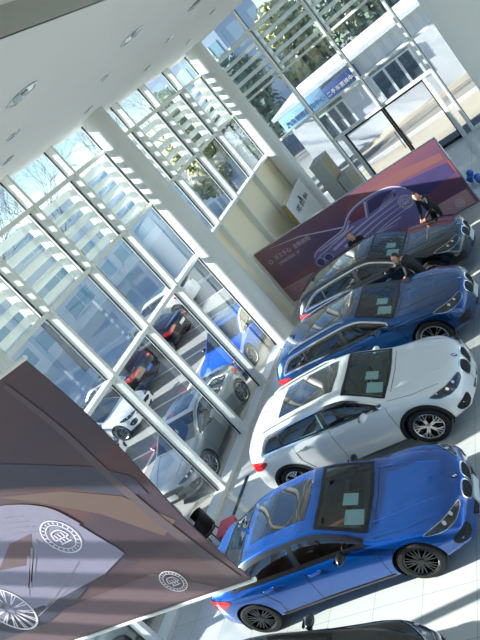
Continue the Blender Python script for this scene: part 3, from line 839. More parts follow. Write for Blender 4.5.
# cars in the yard outside the glazing
def outside(x, y, rz, T, p, label, rim=8, **k): return make_car('car' if k.pop('nm', None) is None else 'van', T, (x, y, GZ), rz, p, label, rim=rim, detail=0, kidney=False, logo=False, papers=False, group=None, glass='car_glass_dark', **k)
outside(-1.45, 5.12, -PI/2, SEDAN, M['silver'], 'grey sedan parked close outside the glazing, beside the white suv')
outside(-1.75, 9.95, -PI/2, SEDAN, M['skyblue'], 'vivid blue car parked outside behind the grey sedan', rim=8)
outside(-1.55, .0, -PI/2, SUV, M['silver'], 'silver car outside the glazing, mostly hidden by the hanging banner')
outside(-9.5, 11.85, PI, BIG, M['black_paint'], 'black suv outside seen from behind, red lamp and blue number plate', plate='plate_blue')
outside(-8.4, 9.15, 0, SEDAN, M['white'], 'white car outside just in front of the black suv, mostly hidden by a mullion')
outside(-8.1, 6.35, 0, SUV, M['white'], 'small white van outside left of the grey sedan, beside the banner edge')
outside(-9.0, 15.0, PI-.05, SEDAN, M['black_paint'], 'long black car parked outside beyond the black suv')
outside(-10.3, 18.9, PI, SUV, M['white'], 'white suv outside with a red tail lamp, farthest of the parked cars')

# ------------------------------------------------------------------ PRINTED BANNERS
def banner_mat(k=1.0, g=0.0):
    def lin(c, L=globals()['lin']):
        a = sum(c)/3; return L(tuple((v*(1-g)+a*g)*k for v in c))
    m = mat('banner_print', (95, 70, 85), .55); nt = m.node_tree; b = nt.nodes['Principled BSDF']
    tc = nt.nodes.new('ShaderNodeTexCoord'); sx = nt.nodes.new('ShaderNodeSeparateXYZ'); nt.links.new(tc.outputs['Object'], sx.inputs[0])
    def math_(op, a, b_, c=None):
        n = nt.nodes.new('ShaderNodeMath'); n.operation = op
        for i, v in enumerate((a, b_, c)):
            if v is None: continue
            if isinstance(v, (int, float)): n.inputs[i].default_value = v
            else: nt.links.new(v, n.inputs[i])
        return n.outputs[0]
    # colour bands fanning down to the left
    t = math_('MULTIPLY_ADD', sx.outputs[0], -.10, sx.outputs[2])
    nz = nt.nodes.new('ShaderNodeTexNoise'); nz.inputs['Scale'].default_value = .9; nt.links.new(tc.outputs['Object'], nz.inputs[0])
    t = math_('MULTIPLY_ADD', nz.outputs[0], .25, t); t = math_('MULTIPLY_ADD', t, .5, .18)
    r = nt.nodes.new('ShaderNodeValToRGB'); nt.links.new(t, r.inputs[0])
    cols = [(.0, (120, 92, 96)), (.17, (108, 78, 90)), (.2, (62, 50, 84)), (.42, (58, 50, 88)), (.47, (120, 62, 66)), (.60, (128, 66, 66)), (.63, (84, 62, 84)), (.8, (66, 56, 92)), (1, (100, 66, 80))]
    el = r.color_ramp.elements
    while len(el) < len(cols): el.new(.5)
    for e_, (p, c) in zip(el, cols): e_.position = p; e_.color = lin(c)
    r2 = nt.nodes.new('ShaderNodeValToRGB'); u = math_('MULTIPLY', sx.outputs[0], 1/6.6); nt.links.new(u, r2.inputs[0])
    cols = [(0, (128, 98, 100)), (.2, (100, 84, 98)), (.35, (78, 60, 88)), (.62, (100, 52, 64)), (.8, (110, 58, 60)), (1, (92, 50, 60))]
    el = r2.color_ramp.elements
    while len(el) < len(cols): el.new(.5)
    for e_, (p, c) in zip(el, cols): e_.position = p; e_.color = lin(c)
    mx = nt.nodes.new('ShaderNodeMix'); mx.data_type = 'RGBA'; mx.inputs[0].default_value = .5
    nt.links.new(r.outputs[0], mx.inputs[6]); nt.links.new(r2.outputs[0], mx.inputs[7]); nt.links.new(mx.outputs[2], b.inputs['Base Color'])
    return m
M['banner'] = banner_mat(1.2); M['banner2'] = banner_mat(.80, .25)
M['bn_tan'] = mat('print_tan', (98, 76, 70), .55, noise=.1, scale=1); M['bn_pink2'] = mat('print_dusty_pink', (104, 82, 88), .55, noise=.05, scale=1)
M['bn_body3'] = mat('print_grey_lavender', (132, 128, 152), .55, noise=.1, scale=1.5); M['bn_dark2'] = mat('print_slate', (56, 54, 74), .55, noise=.2, scale=1); M['bn_fold_light'] = mat('fold_highlight', (84, 72, 78), .6)
M['bn_body'] = mat('print_lavender', (124, 114, 170), .55, noise=.12, scale=1.2)
M['bn_body2'] = mat('print_mauve', (128, 122, 150), .55, noise=.1, scale=1)
M['bn_dark'] = mat('print_indigo', (66, 54, 104), .55, noise=.2, scale=2)
M['bn_maroon'] = mat('print_maroon', (120, 62, 84), .55)
M['bn_line'] = mat('print_pale', (196, 190, 218), .5)
M['bn_soft'] = mat('print_soft', (136, 130, 148), .5)
M['bn_white'] = mat('print_white', (226, 222, 230), .5)
M['bn_orange'] = mat('print_orange', (128, 80, 84), .55, noise=.1, scale=1)
M['bn_pink'] = mat('print_pink', (178, 142, 150), .55, noise=.05, scale=1)
M['bn_blue'] = mat('print_blue', (62, 72, 128), .55)
M['pole'] = mat('white_tube', (222, 222, 215), .5)
def flat(parent, name, P, m, y=-.004, bm=None):
    """flat printed shape on the banner's front face, P in (u, v)"""
    own = bm is None
    if own: bm = bmesh.new()
    vs, es, fs, *_ = delaunay_2d_cdt([Vector(p) for p in P], [(i, (i+1) % len(P)) for i in range(len(P))], [], 1, 1e-6)
    bv = [bm.verts.new((p[0], y, p[1])) for p in vs]
    for f_ in fs: bm.faces.new([bv[i] for i in f_])
    if own: return fin(bm, name, m, parent)
def stroke(bm, P, w, y=-.007):
    P = [Vector(p) for p in P]; L = []; R_ = []
    for i, p in enumerate(P):
        d = (P[min(i+1, len(P)-1)]-P[max(i-1, 0)]).normalized(); n = Vector((-d.y, d.x))
        ww = w if not hasattr(w, '__len__') else w[0]+(w[1]-w[0])*i/(len(P)-1)
        L.append(bm.verts.new((p.x+n.x*ww/2, y, p.y+n.y*ww/2))); R_.append(bm.verts.new((p.x-n.x*ww/2, y, p.y-n.y*ww/2)))
    for i in range(len(P)-1): bm.faces.new((L[i], R_[i], R_[i+1], L[i+1]))
def curve(P, n=5):
    out = []; Q = [P[0]]+list(P)+[P[-1]]
    for i in range(1, len(Q)-2):
        p0, p1, p2, p3 = [np.array(q, float) for q in Q[i-1:i+3]]
        for k in range(n):
            t = k/n; out.append(tuple(.5*((2*p1)+(-p0+p2)*t+(2*p0-5*p1+4*p2-p3)*t*t+(-p0+3*p1-3*p2+p3)*t**3)))
    return out+[tuple(P[-1])]
def badge(parent, cx, cy, r):
    bm = bmesh.new(); y = -.009
    for rr, w in ((r, r*.07), (r*.74, r*.05)):
        stroke(bm, [(cx+rr*math.cos(t), cy+rr*math.sin(t)) for t in np.linspace(0, 2*PI, 40)], w, y)
    stroke(bm, curve([(cx-r*.5, cy-r*.05), (cx-r*.3, cy+r*.35), (cx+r*.3, cy+r*.35), (cx+r*.5, cy-r*.05)]), r*.07, y)
    for k in (-.22, 0, .22): stroke(bm, [(cx+k*r*1.1, cy-r*.3), (cx+k*r*1.1, cy+r*.22)], r*.07, y)
    stroke(bm, [(cx-r*.5, cy-r*.08), (cx+r*.5, cy-r*.08)], r*.07, y); stroke(bm, [(cx-r*.38, cy-r*.36), (cx+r*.38, cy-r*.36)], r*.07, y)
    for k in range(22):
        a = 2*PI*k/22; stroke(bm, [(cx+r*.80*math.cos(a), cy+r*.80*math.sin(a)), (cx+r*.92*math.cos(a), cy+r*.92*math.sin(a))], r*.06, y)
    fin(bm, 'printed_badge', M['bn_white'], parent)
def rims(parent, cx, cy, r, ry):
    bm = bmesh.new()
    stroke(bm, [(cx+r*math.cos(t), cy+ry*math.sin(t)) for t in np.linspace(0, 2*PI, 36)], .02, -.009)
    for k in range(14):
        a = 2*PI*k/14
        for da in (-.06, .06): stroke(bm, [(cx+.2*r*math.cos(a), cy+.2*ry*math.sin(a)), (cx+.95*r*math.cos(a+da), cy+.95*ry*math.sin(a+da))], .012, -.009)
    fin(bm, 'printed_wheel', M['bn_white'], parent)
# far backdrop, standing on the floor at the end of the car row
LB, HB = 6.58, 2.12
far = empty('printed_backdrop', (.08, 10.93, 0), math.atan2(-.67, 6.55), 'long purple and red printed backdrop with a car picture, standing behind the dark car', 'backdrop')
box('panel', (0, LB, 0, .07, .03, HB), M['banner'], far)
bm = bmesh.new(); abox(bm, -.02, LB+.02, -.003, .075, HB, HB+.02); abox(bm, -.02, 0, -.003, .075, 0, HB); abox(bm, LB, LB+.02, -.003, .075, 0, HB); abox(bm, 0, LB, -.003, .075, 0, .03)
fin(bm, 'frame', M['satin'], far)
bm = bmesh.new()
for u in (.5, 2.3, 4.2, 6.1):
    tube(bm, [(u, .05, 1.3), (u, .6, .02)], .02, 6); abox(bm, u-.04, u+.04, .05, .62, 0, .03)
fin(bm, 'stand', M['rim_dark'], far)
body = curve([(1.55, .62), (1.50, .85), (1.62, 1.02), (1.85, 1.16), (2.35, 1.24), (2.95, 1.32), (3.3, 1.56), (3.7, 1.71), (4.3, 1.75), (4.8, 1.68), (5.1, 1.5), (5.3, 1.2), (5.35, .7)], 4)
flat(far, 'printed_floor', [(0, .05), (0, .62), (1.5, .60), (6.5, .5), (6.5, .05)], M['bn_pink'], -.002)
flat(far, 'printed_light_band', [(3.3, 1.62), (3.6, 1.9), (5.2, 1.92), (6.5, 1.72), (6.5, 1.52), (5.2, 1.64)], M['bn_orange'], -.002)
flat(far, 'printed_dark_band', [(4.4, 1.2), (5.2, 1.58), (6.5, 1.4), (6.5, 1.05), (5.4, .9)], M['bn_dark'], -.003)
flat(far, 'printed_car', body+[(5.2, .35), (4.0, .18), (2.2, .22), (1.65, .4)], M['bn_body'], -.005)
flat(far, 'printed_car_window', curve([(3.15, 1.34), (3.45, 1.58), (3.85, 1.68)], 4)+[(4.0, 1.66), (3.78, 1.30)], M['bn_maroon'], -.007)
flat(far, 'printed_car_window', [(3.9, 1.30)]+curve([(4.1, 1.65), (4.5, 1.66), (4.85, 1.56)], 4)+[(4.9, 1.38)], M['bn_dark'], -.007)
bm = bmesh.new()
stroke(bm, body[8:-6], .035); stroke(bm, [(4.02, 1.68), (3.78, 1.24)], .05)
for k in range(4): stroke(bm, curve([(2.3+.35*k, .92-.10*k), (3.5+.25*k, 1.14-.11*k), (4.9+.1*k, 1.30-.13*k)]), (.09-.015*k, .012))
stroke(bm, curve([(1.9, 1.12), (2.5, 1.17), (3.0, 1.24), (3.3, 1.44)]), (.03, .07)); stroke(bm, curve([(2.6, .55), (3.6, .66), (4.4, .62)]), (.06, .01))
stroke(bm, curve([(1.7, .95), (2.4, 1.08), (3.3, 1.24)]), (.02, .05)); stroke(bm, curve([(2.1, .4), (3.2, .62), (4.6, .75)]), (.02, .04))
for k in range(5): stroke(bm, [(4.2+.08*k, 1.26+.05*k), (4.75+.05*k, 1.34+.045*k)], .014)
fin(bm, 'printed_highlights', M['bn_line'], far)
for cx in (1.70, 2.02):
    flat(far, 'printed_grille', [(cx+.13*math.cos(t), .80+.12*math.sin(t)) for t in np.linspace(0, 2*PI, 18)[:-1]], M['bn_blue'], -.008)
    bm = bmesh.new(); stroke(bm, [(cx+.14*math.cos(t), .80+.13*math.sin(t)) for t in np.linspace(0, 2*PI, 24)], .02, -.010); fin(bm, 'printed_grille_ring', M['bn_line'], far)
badge(far, 4.98, 1.06, .2); badge(far, 6.15, .25, .12)
bm = bmesh.new(); stroke(bm, [(.6, 2.02), (1.7, 1.84), (3.1, 1.34)], (.01, .05), -.004); stroke(bm, [(.0, .64), (1.5, .62)], .02, -.004); fin(bm, 'light_streak', M['bn_line'], far)
RX = Matrix.Rotation(PI/2, 4, 'X')
flat(far, 'printed_logo', [(.30+.07*math.cos(t), 1.63+.07*math.sin(t)) for t in np.linspace(0, 2*PI, 20)[:-1]], M['bn_line'], -.004)
flat(far, 'printed_logo_centre', [(.30+.045*math.cos(t), 1.63+.045*math.sin(t)) for t in np.linspace(0, 2*PI, 20)[:-1]], M['bn_blue'], -.006)
textobj('printed_text', '天工于心  全新启程', .17, M['bn_line'], far, .001, Matrix.Translation((.50, -.005, 1.60)) @ RX)
textobj('printed_text', 'UNNSTEFEL 19', .13, M['bn_line'], far, .001, Matrix.Translation((.50, -.005, 1.40)) @ RX)

# near banner, hung from the ceiling in front of the cars
def near_mesh(u0, u1, v0, v1, nx, nz, fn):
    bm = bmesh.new(); g = [[None]*(nz+1) for _ in range(nx+1)]
    for i in range(nx+1):
        for k in range(nz+1):
            u = u0+(u1-u0)*i/nx; v = v0+(v1-v0)*k/nz
            g[i][k] = bm.verts.new((u+fn(u, v)[0], fn(u, v)[1], v))
    for i in range(nx):
        for k in range(nz): bm.faces.new((g[i][k], g[i+1][k], g[i+1][k+1], g[i][k+1]))
    r = bmesh.ops.extrude_face_region(bm, geom=bm.faces[:])
    bmesh.ops.translate(bm, vec=(0, .012, 0), verts=[v for v in r['geom'] if isinstance(v, bmesh.types.BMVert)])
    return bm
near = empty('hanging_banner', (.44, -4.7, 3.95), 0, 'large purple printed banner with sunlit stripes, hanging in front at left', 'banner')
def wave(u, v):
    s_ = math.sin(PI*v/2.2)
    ed = max(0, (u-5.6)/1.0)
    return (-.035*ed*math.sin(2*PI*v/2.2), .0)
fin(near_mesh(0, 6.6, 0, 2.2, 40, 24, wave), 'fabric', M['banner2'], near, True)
bm = bmesh.new(); tube(bm, [(-.02, .006, 2.215), (6.62, .006, 2.215)], .018, 8); fin(bm, 'top_rail', M['pole'], near, True)
bm = bmesh.new(); tube(bm, [(-.02, .006, -.012), (6.62, .006, -.012)], .018, 8); fin(bm, 'bottom_rail', M['pole'], near, True)
bm = bmesh.new()
for u in (.5, 3.2, 5.6): tube(bm, [(u, .006, 2.22), (u, .006, ZC-3.95)], .004, 5)
fin(bm, 'hanging_wire', M['rim_dark'], near)
cb_ = curve([(3.2, 1.55), (4.3, 1.55), (5.0, 1.48), (5.35, 1.40), (5.62, 1.24), (5.72, 1.05), (5.78, .86), (5.84, .70)], 4)
flat(near, 'printed_floor', [(3.0, .02), (3.0, .34), (5.9, .36), (6.3, .03)], M['bn_pink2'], -.002)
flat(near, 'printed_light_band', [(5.3, 1.52), (5.9, 1.30), (6.3, 1.05), (6.5, .70), (6.3, .62), (6.0, 1.0), (5.6, 1.32)], M['bn_tan'], -.002)
flat(near, 'printed_dark_band', [(5.2, 1.95), (5.6, 1.75), (6.3, 1.36), (6.52, 1.15), (6.5, .98), (6.2, 1.12), (5.8, 1.42), (5.3, 1.62)], M['bn_dark2'], -.003)
flat(near, 'printed_car', cb_+[(5.85, .62), (5.5, .52), (4.9, .47), (3.2, .45)], M['bn_body3'], -.005)
flat(near, 'printed_car_shade', [(3.2, .45), (4.9, .47), (5.3, .5), (5.0, .40), (4.4, .28), (3.2, .28)], M['bn_dark2'], -.006)
rims(near, 4.18, .56, .26, .27)
bm = bmesh.new(); stroke(bm, cb_[8:22], (.015, .05))
for k in range(3): stroke(bm, [(4.55+.10*k, .62+.05*k), (5.0+.12*k, .95+.05*k)], .03)
for k in range(4): stroke(bm, curve([(4.6, 1.18+.07*k), (5.0, 1.20+.06*k), (5.35, 1.10+.06*k)]), .008)
stroke(bm, [(4.6, .45), (5.4, .72)], (.05, .01)); stroke(bm, [(4.4, .38), (5.2, .58)], (.01, .03))
fin(bm, 'printed_highlights', M['bn_soft'], near)
flat(near, 'printed_car_window', [(4.55, .95), (4.95, 1.12), (5.25, 1.12), (5.1, .98), (4.9, .88)], M['bn_pink2'], -.0065)
bm = bmesh.new(); stroke(bm, curve([(6.30, 2.15), (6.36, 1.7), (6.36, 1.2), (6.40, .65), (6.50, .05)]), (.05, .10), -.004); fin(bm, 'light_streak', M['bn_fold_light'], near)  # light along a fabric fold, put in as a flat coloured stroke
badge(near, 5.48, .98, .17); badge(near, 6.0, .23, .11)

# ------------------------------------------------------------------ THINGS NEAR THE FAR WALL
sb_ = empty('sign_board', (.88, 13.1, 0), 0, 'white freestanding sign board with a gold edge and a black strip of lettering', 'sign')
box('board', (-.02, .12, 0, 2.35, .06, 2.4), M['plate'], sb_)
box('gold_frame', (-.05, .125, -.05, 0, 0, 2.43), mat('gold_edge', (176, 150, 104), .4, .3), sb_)
bm = bmesh.new(); abox(bm, -.05, .13, 0, 2.38, 2.4, 2.43); abox(bm, -.05, .13, 2.35, 2.38, 0, 2.4); abox(bm, -.15, .2, 0, 2.35, 0, .06); fin(bm, 'frame', M['satin'], sb_)
MX = Matrix.Rotation(PI/2, 4, 'Z') @ Matrix.Rotation(PI/2, 4, 'X')
textobj('lettering', '尊悦  体验  中心', .22, M['black'], sb_, .002, Matrix.Translation((.124, .45, 1.80)) @ MX, bold=.014)
bm = bmesh.new()
for k in range(3): tube(bm, [(.126, 1.25+.05*k, 1.98), (.126, 1.22+.05*k, 2.16-.02*k)], .012, 6)
fin(bm, 'sign_mark', M['rim_dark'], sb_)
gk = mat('grey_board', (168, 174, 168), .6); br_ = mat('brown_board', (140, 128, 100), .6)
for (x0, x1, y0, y1, h, lab) in ((1.9, 2.40, 14.5, 15.45, 2.65, 'tall grey display partition with a brown side, in front of the glass doors'), (2.44, 2.80, 14.5, 15.35, 1.74, 'low grey display partition with a brown side, beside the tall one')):
    e = empty('display_partition', (x0, y0, 0), 0, lab, 'partition')
    box('front_panel', (0, x1-x0, 0, .03, 0, h), gk, e, bev=.004)
    box('side_panel', (x1-x0-.03, x1-x0, .03, y1-y0, 0, h), br_, e, bev=.004)
    box('side_panel', (0, .03, .03, y1-y0, 0, h), br_, e, bev=.004)
    box('top_panel', (0, x1-x0, 0, y1-y0, h, h+.02), gk, e, bev=.004)
M['balloon'] = mat('balloon_blue', (20, 105, 200), .25, coat=.4)
for i, (x, y, z) in enumerate(((6.42, 11.95, .14), (6.66, 11.72, .14), (6.55, 11.73, .34), (6.72, 11.42, .14))):
    bm = bmesh.new()
    lathe(bm, [(.001, -.16), (.02, -.155), (.07, -.12), (.115, -.04), (.13, .03), (.11, .09), (.06, .13), (.001, .142)], 'Z', 20, (0, 0, 0))
    bmesh.ops.remove_doubles(bm, verts=bm.verts, dist=.002)
    o = fin(bm, 'balloon', M['balloon'], None, True); o.location = (x, y, z if i == 2 else .13); o.scale = (.8, .8, .8)
    k = bmesh.new(); lathe(k, [(.004, -.155), (.016, -.175), (.012, -.178)], 'Z', 8); fin(k, 'knot', M['balloon'], o, True)
    tag(o, ('blue balloon on the floor right of the backdrop, nearest the doors', 'blue balloon on the floor right of the backdrop, outermost of the bunch', 'blue balloon resting on top of the others beside the backdrop', 'blue balloon nearest the lower right corner of the backdrop')[i], 'balloon', 'blue balloons by the backdrop')
# dark stool and red box by the facade
e = empty('tub_chair', (.62, 1.0, 0), .3, 'black round-backed chair by the glazing at the banner edge', 'chair')
bm = bmesh.new(); n = 16
P = [(.26*math.cos(t), .26*math.sin(t)) for t in np.linspace(-2.2, 2.2, n)]
vi = [bm.verts.new((x, y, .4)) for x, y in P]; vo = [bm.verts.new((x, y, .86 - .12*abs(i/(n-1)-.5)*2)) for i, (x, y) in enumerate(P)]
for i in range(n-1): bm.faces.new((vi[i], vi[i+1], vo[i+1], vo[i]))
r = bmesh.ops.solidify(bm, geom=bm.faces[:], thickness=.05); fin(bm, 'backrest', M['black'], e, True)
bm = bmesh.new(); lathe(bm, [(.001, .38), (.25, .38), (.27, .42), (.25, .47), (.001, .48)], 'Z', 24); fin(bm, 'seat', M['black'], e, True)
for a in range(4):
    bm = bmesh.new(); c, s_ = math.cos(a*PI/2+.8), math.sin(a*PI/2+.8); tube(bm, [(c*.2, s_*.2, .4), (c*.26, s_*.26, 0)], .014, 6); fin(bm, 'leg', M['rim_dark'], e)
rb = box('storage_box', (-.17, .17, -.2, .2, 0, .36), mat('red_card', (150, 44, 50), .7, noise=.15, scale=12), None, bev=.01)
rb.location = (1.18, .95, 0); rb.rotation_euler = (0, 0, .1); tag(rb, 'small red box on the floor between the banner edge and the blue sedan', 'box')
lid = box('lid', (-.18, .18, -.21, .21, .33, .38), mat('pink_card', (200, 90, 110), .7), rb, bev=.006)

# ------------------------------------------------------------------ PEOPLE
M['skin'] = mat('skin', (214, 160, 132), .5); M['hair'] = mat('hair', (26, 20, 18), .5)
M['jacket'] = mat('dark_jacket', (24, 28, 32), .8, noise=.2, scale=10); M['trousers'] = mat('dark_trousers', (18, 19, 22), .85)
M['shoe'] = mat('black_shoe', (12, 12, 13), .4); M['mask'] = mat('white_mask', (225, 228, 232), .7); M['greyfab'] = mat('grey_sleeve', (70, 78, 84), .8)
def person(loc, rz, J, label, look=(1, 0, -.3), extra=None, sleeve=None):
    """J: joint positions in metres in the figure's own frame, x forward"""
    e = empty('person', loc, rz, label, 'person')
    names = ['pelvis', 'waist', 'chest', 'neck', 'head0']
    V = []; E_ = []; Rr = []; idx = {}
    def add(n, p, r, par=None):
        idx[n] = len(V); V.append(p); Rr.append(r)
        if par: E_.append((idx[par], idx[n]))
    add('pelvis', J['pelvis'], .135); add('waist', J['waist'], .125, 'pelvis'); add('chest', J['chest'], .15, 'waist'); add('neckb', J['neckb'], .075, 'chest'); add('neck', J['neck'], .055, 'neckb')
    for s_ in 'LR':
        add('sh'+s_, J['sh'+s_], .07, 'chest'); add('el'+s_, J['el'+s_], .048, 'sh'+s_); add('wr'+s_, J['wr'+s_], .030, 'el'+s_)
        w = Vector(J['wr'+s_]); d = (w-Vector(J['el'+s_])).normalized()
        add('palm'+s_, tuple(w+d*.07), .036, 'wr'+s_)
        add('hip'+s_, J['hip'+s_], .095, 'pelvis'); add('kn'+s_, J['kn'+s_], .062, 'hip'+s_); add('an'+s_, J['an'+s_], .042, 'kn'+s_)
        a = Vector(J['an'+s_]); add('toe'+s_, (a.x+.15, a.y, a.z-.05), .035, 'an'+s_)
    me = bpy.data.meshes.new('b'); me.from_pydata(V, E_, []); o = bpy.data.objects.new('b', me); COL.objects.link(o)
    sk = o.modifiers.new('s', 'SKIN'); sk.use_smooth_shade = True
    if not me.skin_vertices:
        bm = bmesh.new(); bm.from_mesh(me); bm.verts.layers.skin.verify(); bm.to_mesh(me); bm.free()
    for i, sv in enumerate(me.skin_vertices[0].data): sv.radius = (Rr[i], Rr[i]*(1.0)); sv.use_root = (i == 0)
    su = o.modifiers.new('u', 'SUBSURF'); su.levels = 2
    bpy.context.view_layer.update()
    m2 = bpy.data.meshes.new_from_object(o.evaluated_get(bpy.context.evaluated_depsgraph_get())); bpy.data.objects.remove(o)
    bm = bmesh.new(); bm.from_mesh(m2)
    # fingers
    for s_ in 'LR':
        w = Vector(J['wr'+s_]); d = (w-Vector(J['el'+s_])).normalized(); sd = d.cross(Vector((0, 0, 1)));
        sd = sd.normalized() if sd.length > .1 else Vector((0, 1, 0)); up = sd.cross(d).normalized()
        if up.z > 0: up = -up
        p0 = w+d*.085
        for k, ln in enumerate((.07, .08, .075, .058)):
            b = p0+sd*(-.030+.020*k); tube(bm, [b-d*.02, b+d*ln*.5+up*.008, b+d*ln*.85+up*.035], [.010, .009, .006], 6)
        sg = 1 if s_ == 'R' else -1
        b = w+d*.04-sd*.032; tube(bm, [b, b-sd*.03+d*.03+up*.012, b-sd*.035+d*.06+up*.02], [.012, .010, .007], 6)
    # head with face
    hc = Vector(J['head']); f_ = Vector(look).normalized(); l_ = Vector((0, 0, 1)).cross(f_); l_.normalize(); u_ = f_.cross(l_)
    hb = bmesh.ops.create_icosphere(bm, subdivisions=3, radius=1)
    for v in hb['verts']:
        c = v.co.copy(); jaw = 1-.28*max(0, -c.z); fx = c.x*.098; 
        if c.x > .3 and c.z < 0: fx *= 1+.05*(-c.z)
        v.co = hc + f_*fx*(1 if c.z > -.5 else .95) + l_*(c.y*.077*jaw) + u_*(c.z*.118)
    def blob(c, r, sub=1):
        q = bmesh.ops.create_icosphere(bm, subdivisions=sub, radius=1)
        for v in q['verts']: k = v.co.copy(); v.co = hc + f_*(c[0]+k.x*r[0]) + l_*(c[1]+k.y*r[1]) + u_*(c[2]+k.z*r[2])
        return q['verts']
    blob((.098, 0, -.018), (.018, .012, .024))            # nose
    for q in (-1, 1): blob((.0, q*.078, -.01), (.018, .008, .03))   # ears
    n0 = len(bm.faces)
    eyes = []
    for q in (-1, 1): eyes += blob((.088, q*.030, .012), (.008, .012, .006))
    lips = blob((.092, 0, -.060), (.008, .022, .007))
    bm.verts.ensure_lookup_table(); bm.faces.ensure_lookup_table()
    ev = set(eyes); lv = set(lips)
    def seg_t(p, a, b):
        a = Vector(a); b = Vector(b); t = max(0, min(1, (p-a).dot(b-a)/(b-a).length_squared)); return (p-(a+(b-a)*t)).length
    for F in bm.faces:
        c = F.calc_center_median(); F.smooth = True
        if F.verts[0] in ev: F.material_index = 4; continue
        if F.verts[0] in lv: F.material_index = 5; continue
        if (c-hc).length < .15: F.material_index = 1; continue
        cand = [(seg_t(c, J['pelvis'], J['waist']), 0), (seg_t(c, J['waist'], J['neckb']), 0), (seg_t(c, J['neckb'], J['head']), 1)]
        for s_ in 'LR':
            w = Vector(J['wr'+s_]); d = (w-Vector(J['el'+s_])).normalized()
            cand += [(seg_t(c, J['sh'+s_], J['el'+s_]), 0), (seg_t(c, J['el'+s_], w), 0), (seg_t(c, w+d*.02, w+d*.2), 1), (seg_t(c, J['neckb'], J['sh'+s_]), 0),
                     (seg_t(c, J['hip'+s_], J['kn'+s_]), 2), (seg_t(c, J['kn'+s_], J['an'+s_]), 2), (seg_t(c, Vector(J['an'+s_])-Vector((0, 0, .03)), Vector(J['an'+s_])+Vector((.2, 0, -.05))), 3)]
        F.material_index = min(cand)[1]
    m3 = bpy.data.meshes.new('body'); bm.to_mesh(m3); bm.free()
    for q in ('jacket', 'skin', 'trousers', 'shoe', 'hair', 'red'): m3.materials.append(M[q])
    if sleeve: m3.materials[0] = M[sleeve]
    b = link('body', m3, None, e)
    hbm = bmesh.new(); q = bmesh.ops.create_icosphere(hbm, subdivisions=3, radius=1); dl = []
    for v in q['verts']:
        c = v.co.copy()
        if c.x > .22 and c.z < .55 or c.z < -.45: dl.append(v)
        k = 1.0+.04*math.sin(c.y*9+c.z*7)
        v.co = hc + f_*(c.x*.108*k-.008) + l_*(c.y*.088*k) + u_*(c.z*.126*k+.010)
    bmesh.ops.delete(hbm, geom=dl, context='VERTS')
    fin(hbm, 'hair', M['hair'], e, True, recalc=False)
    if extra == 'mask':
        mb = bmesh.new(); q = bmesh.ops.create_icosphere(mb, subdivisions=3, radius=1); dl = []
        for v in q['verts']:
            c = v.co.copy()
            if c.x < .25 or c.z > -.05 or c.z < -.85: dl.append(v)
            v.co = hc + f_*(c.x*.112) + l_*(c.y*.084*(1-.28*max(0, -c.z))) + u_*(c.z*.122)
        bmesh.ops.delete(mb, geom=dl, context='VERTS'); fin(mb, 'face_mask', M['mask'], e, True, recalc=False)
    return e
def pose(lean, armf, head_drop=.05, knee=0, arm_z=.0):
    """standing figure bending forward by lean (rad) with both hands reaching to armf (x, z)"""
    hz = .92-knee*.25; p = (0, 0, hz); c, s_ = math.cos(lean), math.sin(lean)
    def up(d, y=0, fwd=0): return (p[0]+s_*d+c*fwd, y, hz+c*d-s_*fwd)
    J = dict(pelvis=p, waist=up(.20), chest=up(.40), neckb=up(.52), neck=up(.58, 0, .02))
    J['head'] = tuple(Vector(up(.70, 0, .06))-Vector((0, 0, head_drop)))
    for q, k in (('L', 1), ('R', -1)):
        sh = Vector(up(.46, k*.19)); J['sh'+q] = tuple(sh)
        wr = Vector((armf[0], k*armf[2], armf[1])); mid = (sh+wr)/2; L = (wr-sh).length
        b = math.sqrt(max(.0, .28**2-(L/2)**2)); J['el'+q] = tuple(mid+Vector((-.3*b, k*.5*b, -.8*b))); J['wr'+q] = tuple(wr)
        J['hip'+q] = (0, k*.10, hz-.06); J['kn'+q] = (.04+knee*.25, k*.12, .48-knee*.12); J['an'+q] = (-.04, k*.13, .09)
    return J
person((5.84, 9.22, 0), -2.2, pose(.22, (.44, .90, .08), knee=.35), 'person in a dark jacket standing over the dark car bonnet before the backdrop', look=(.74, .66, -.15))
person((5.62, 6.27, 0), PI, pose(.36, (.42, .80, .10), knee=.6), 'person in dark clothes leaning between the dark navy car and the blue suv', look=(.7, .72, -.1), extra=None)
person((3.70, 9.22, 0), -1.7, pose(.12, (.30, 1.0, .16), knee=.3), 'person behind the roof of the dark car with only the head showing', look=(.9, .5, .2))

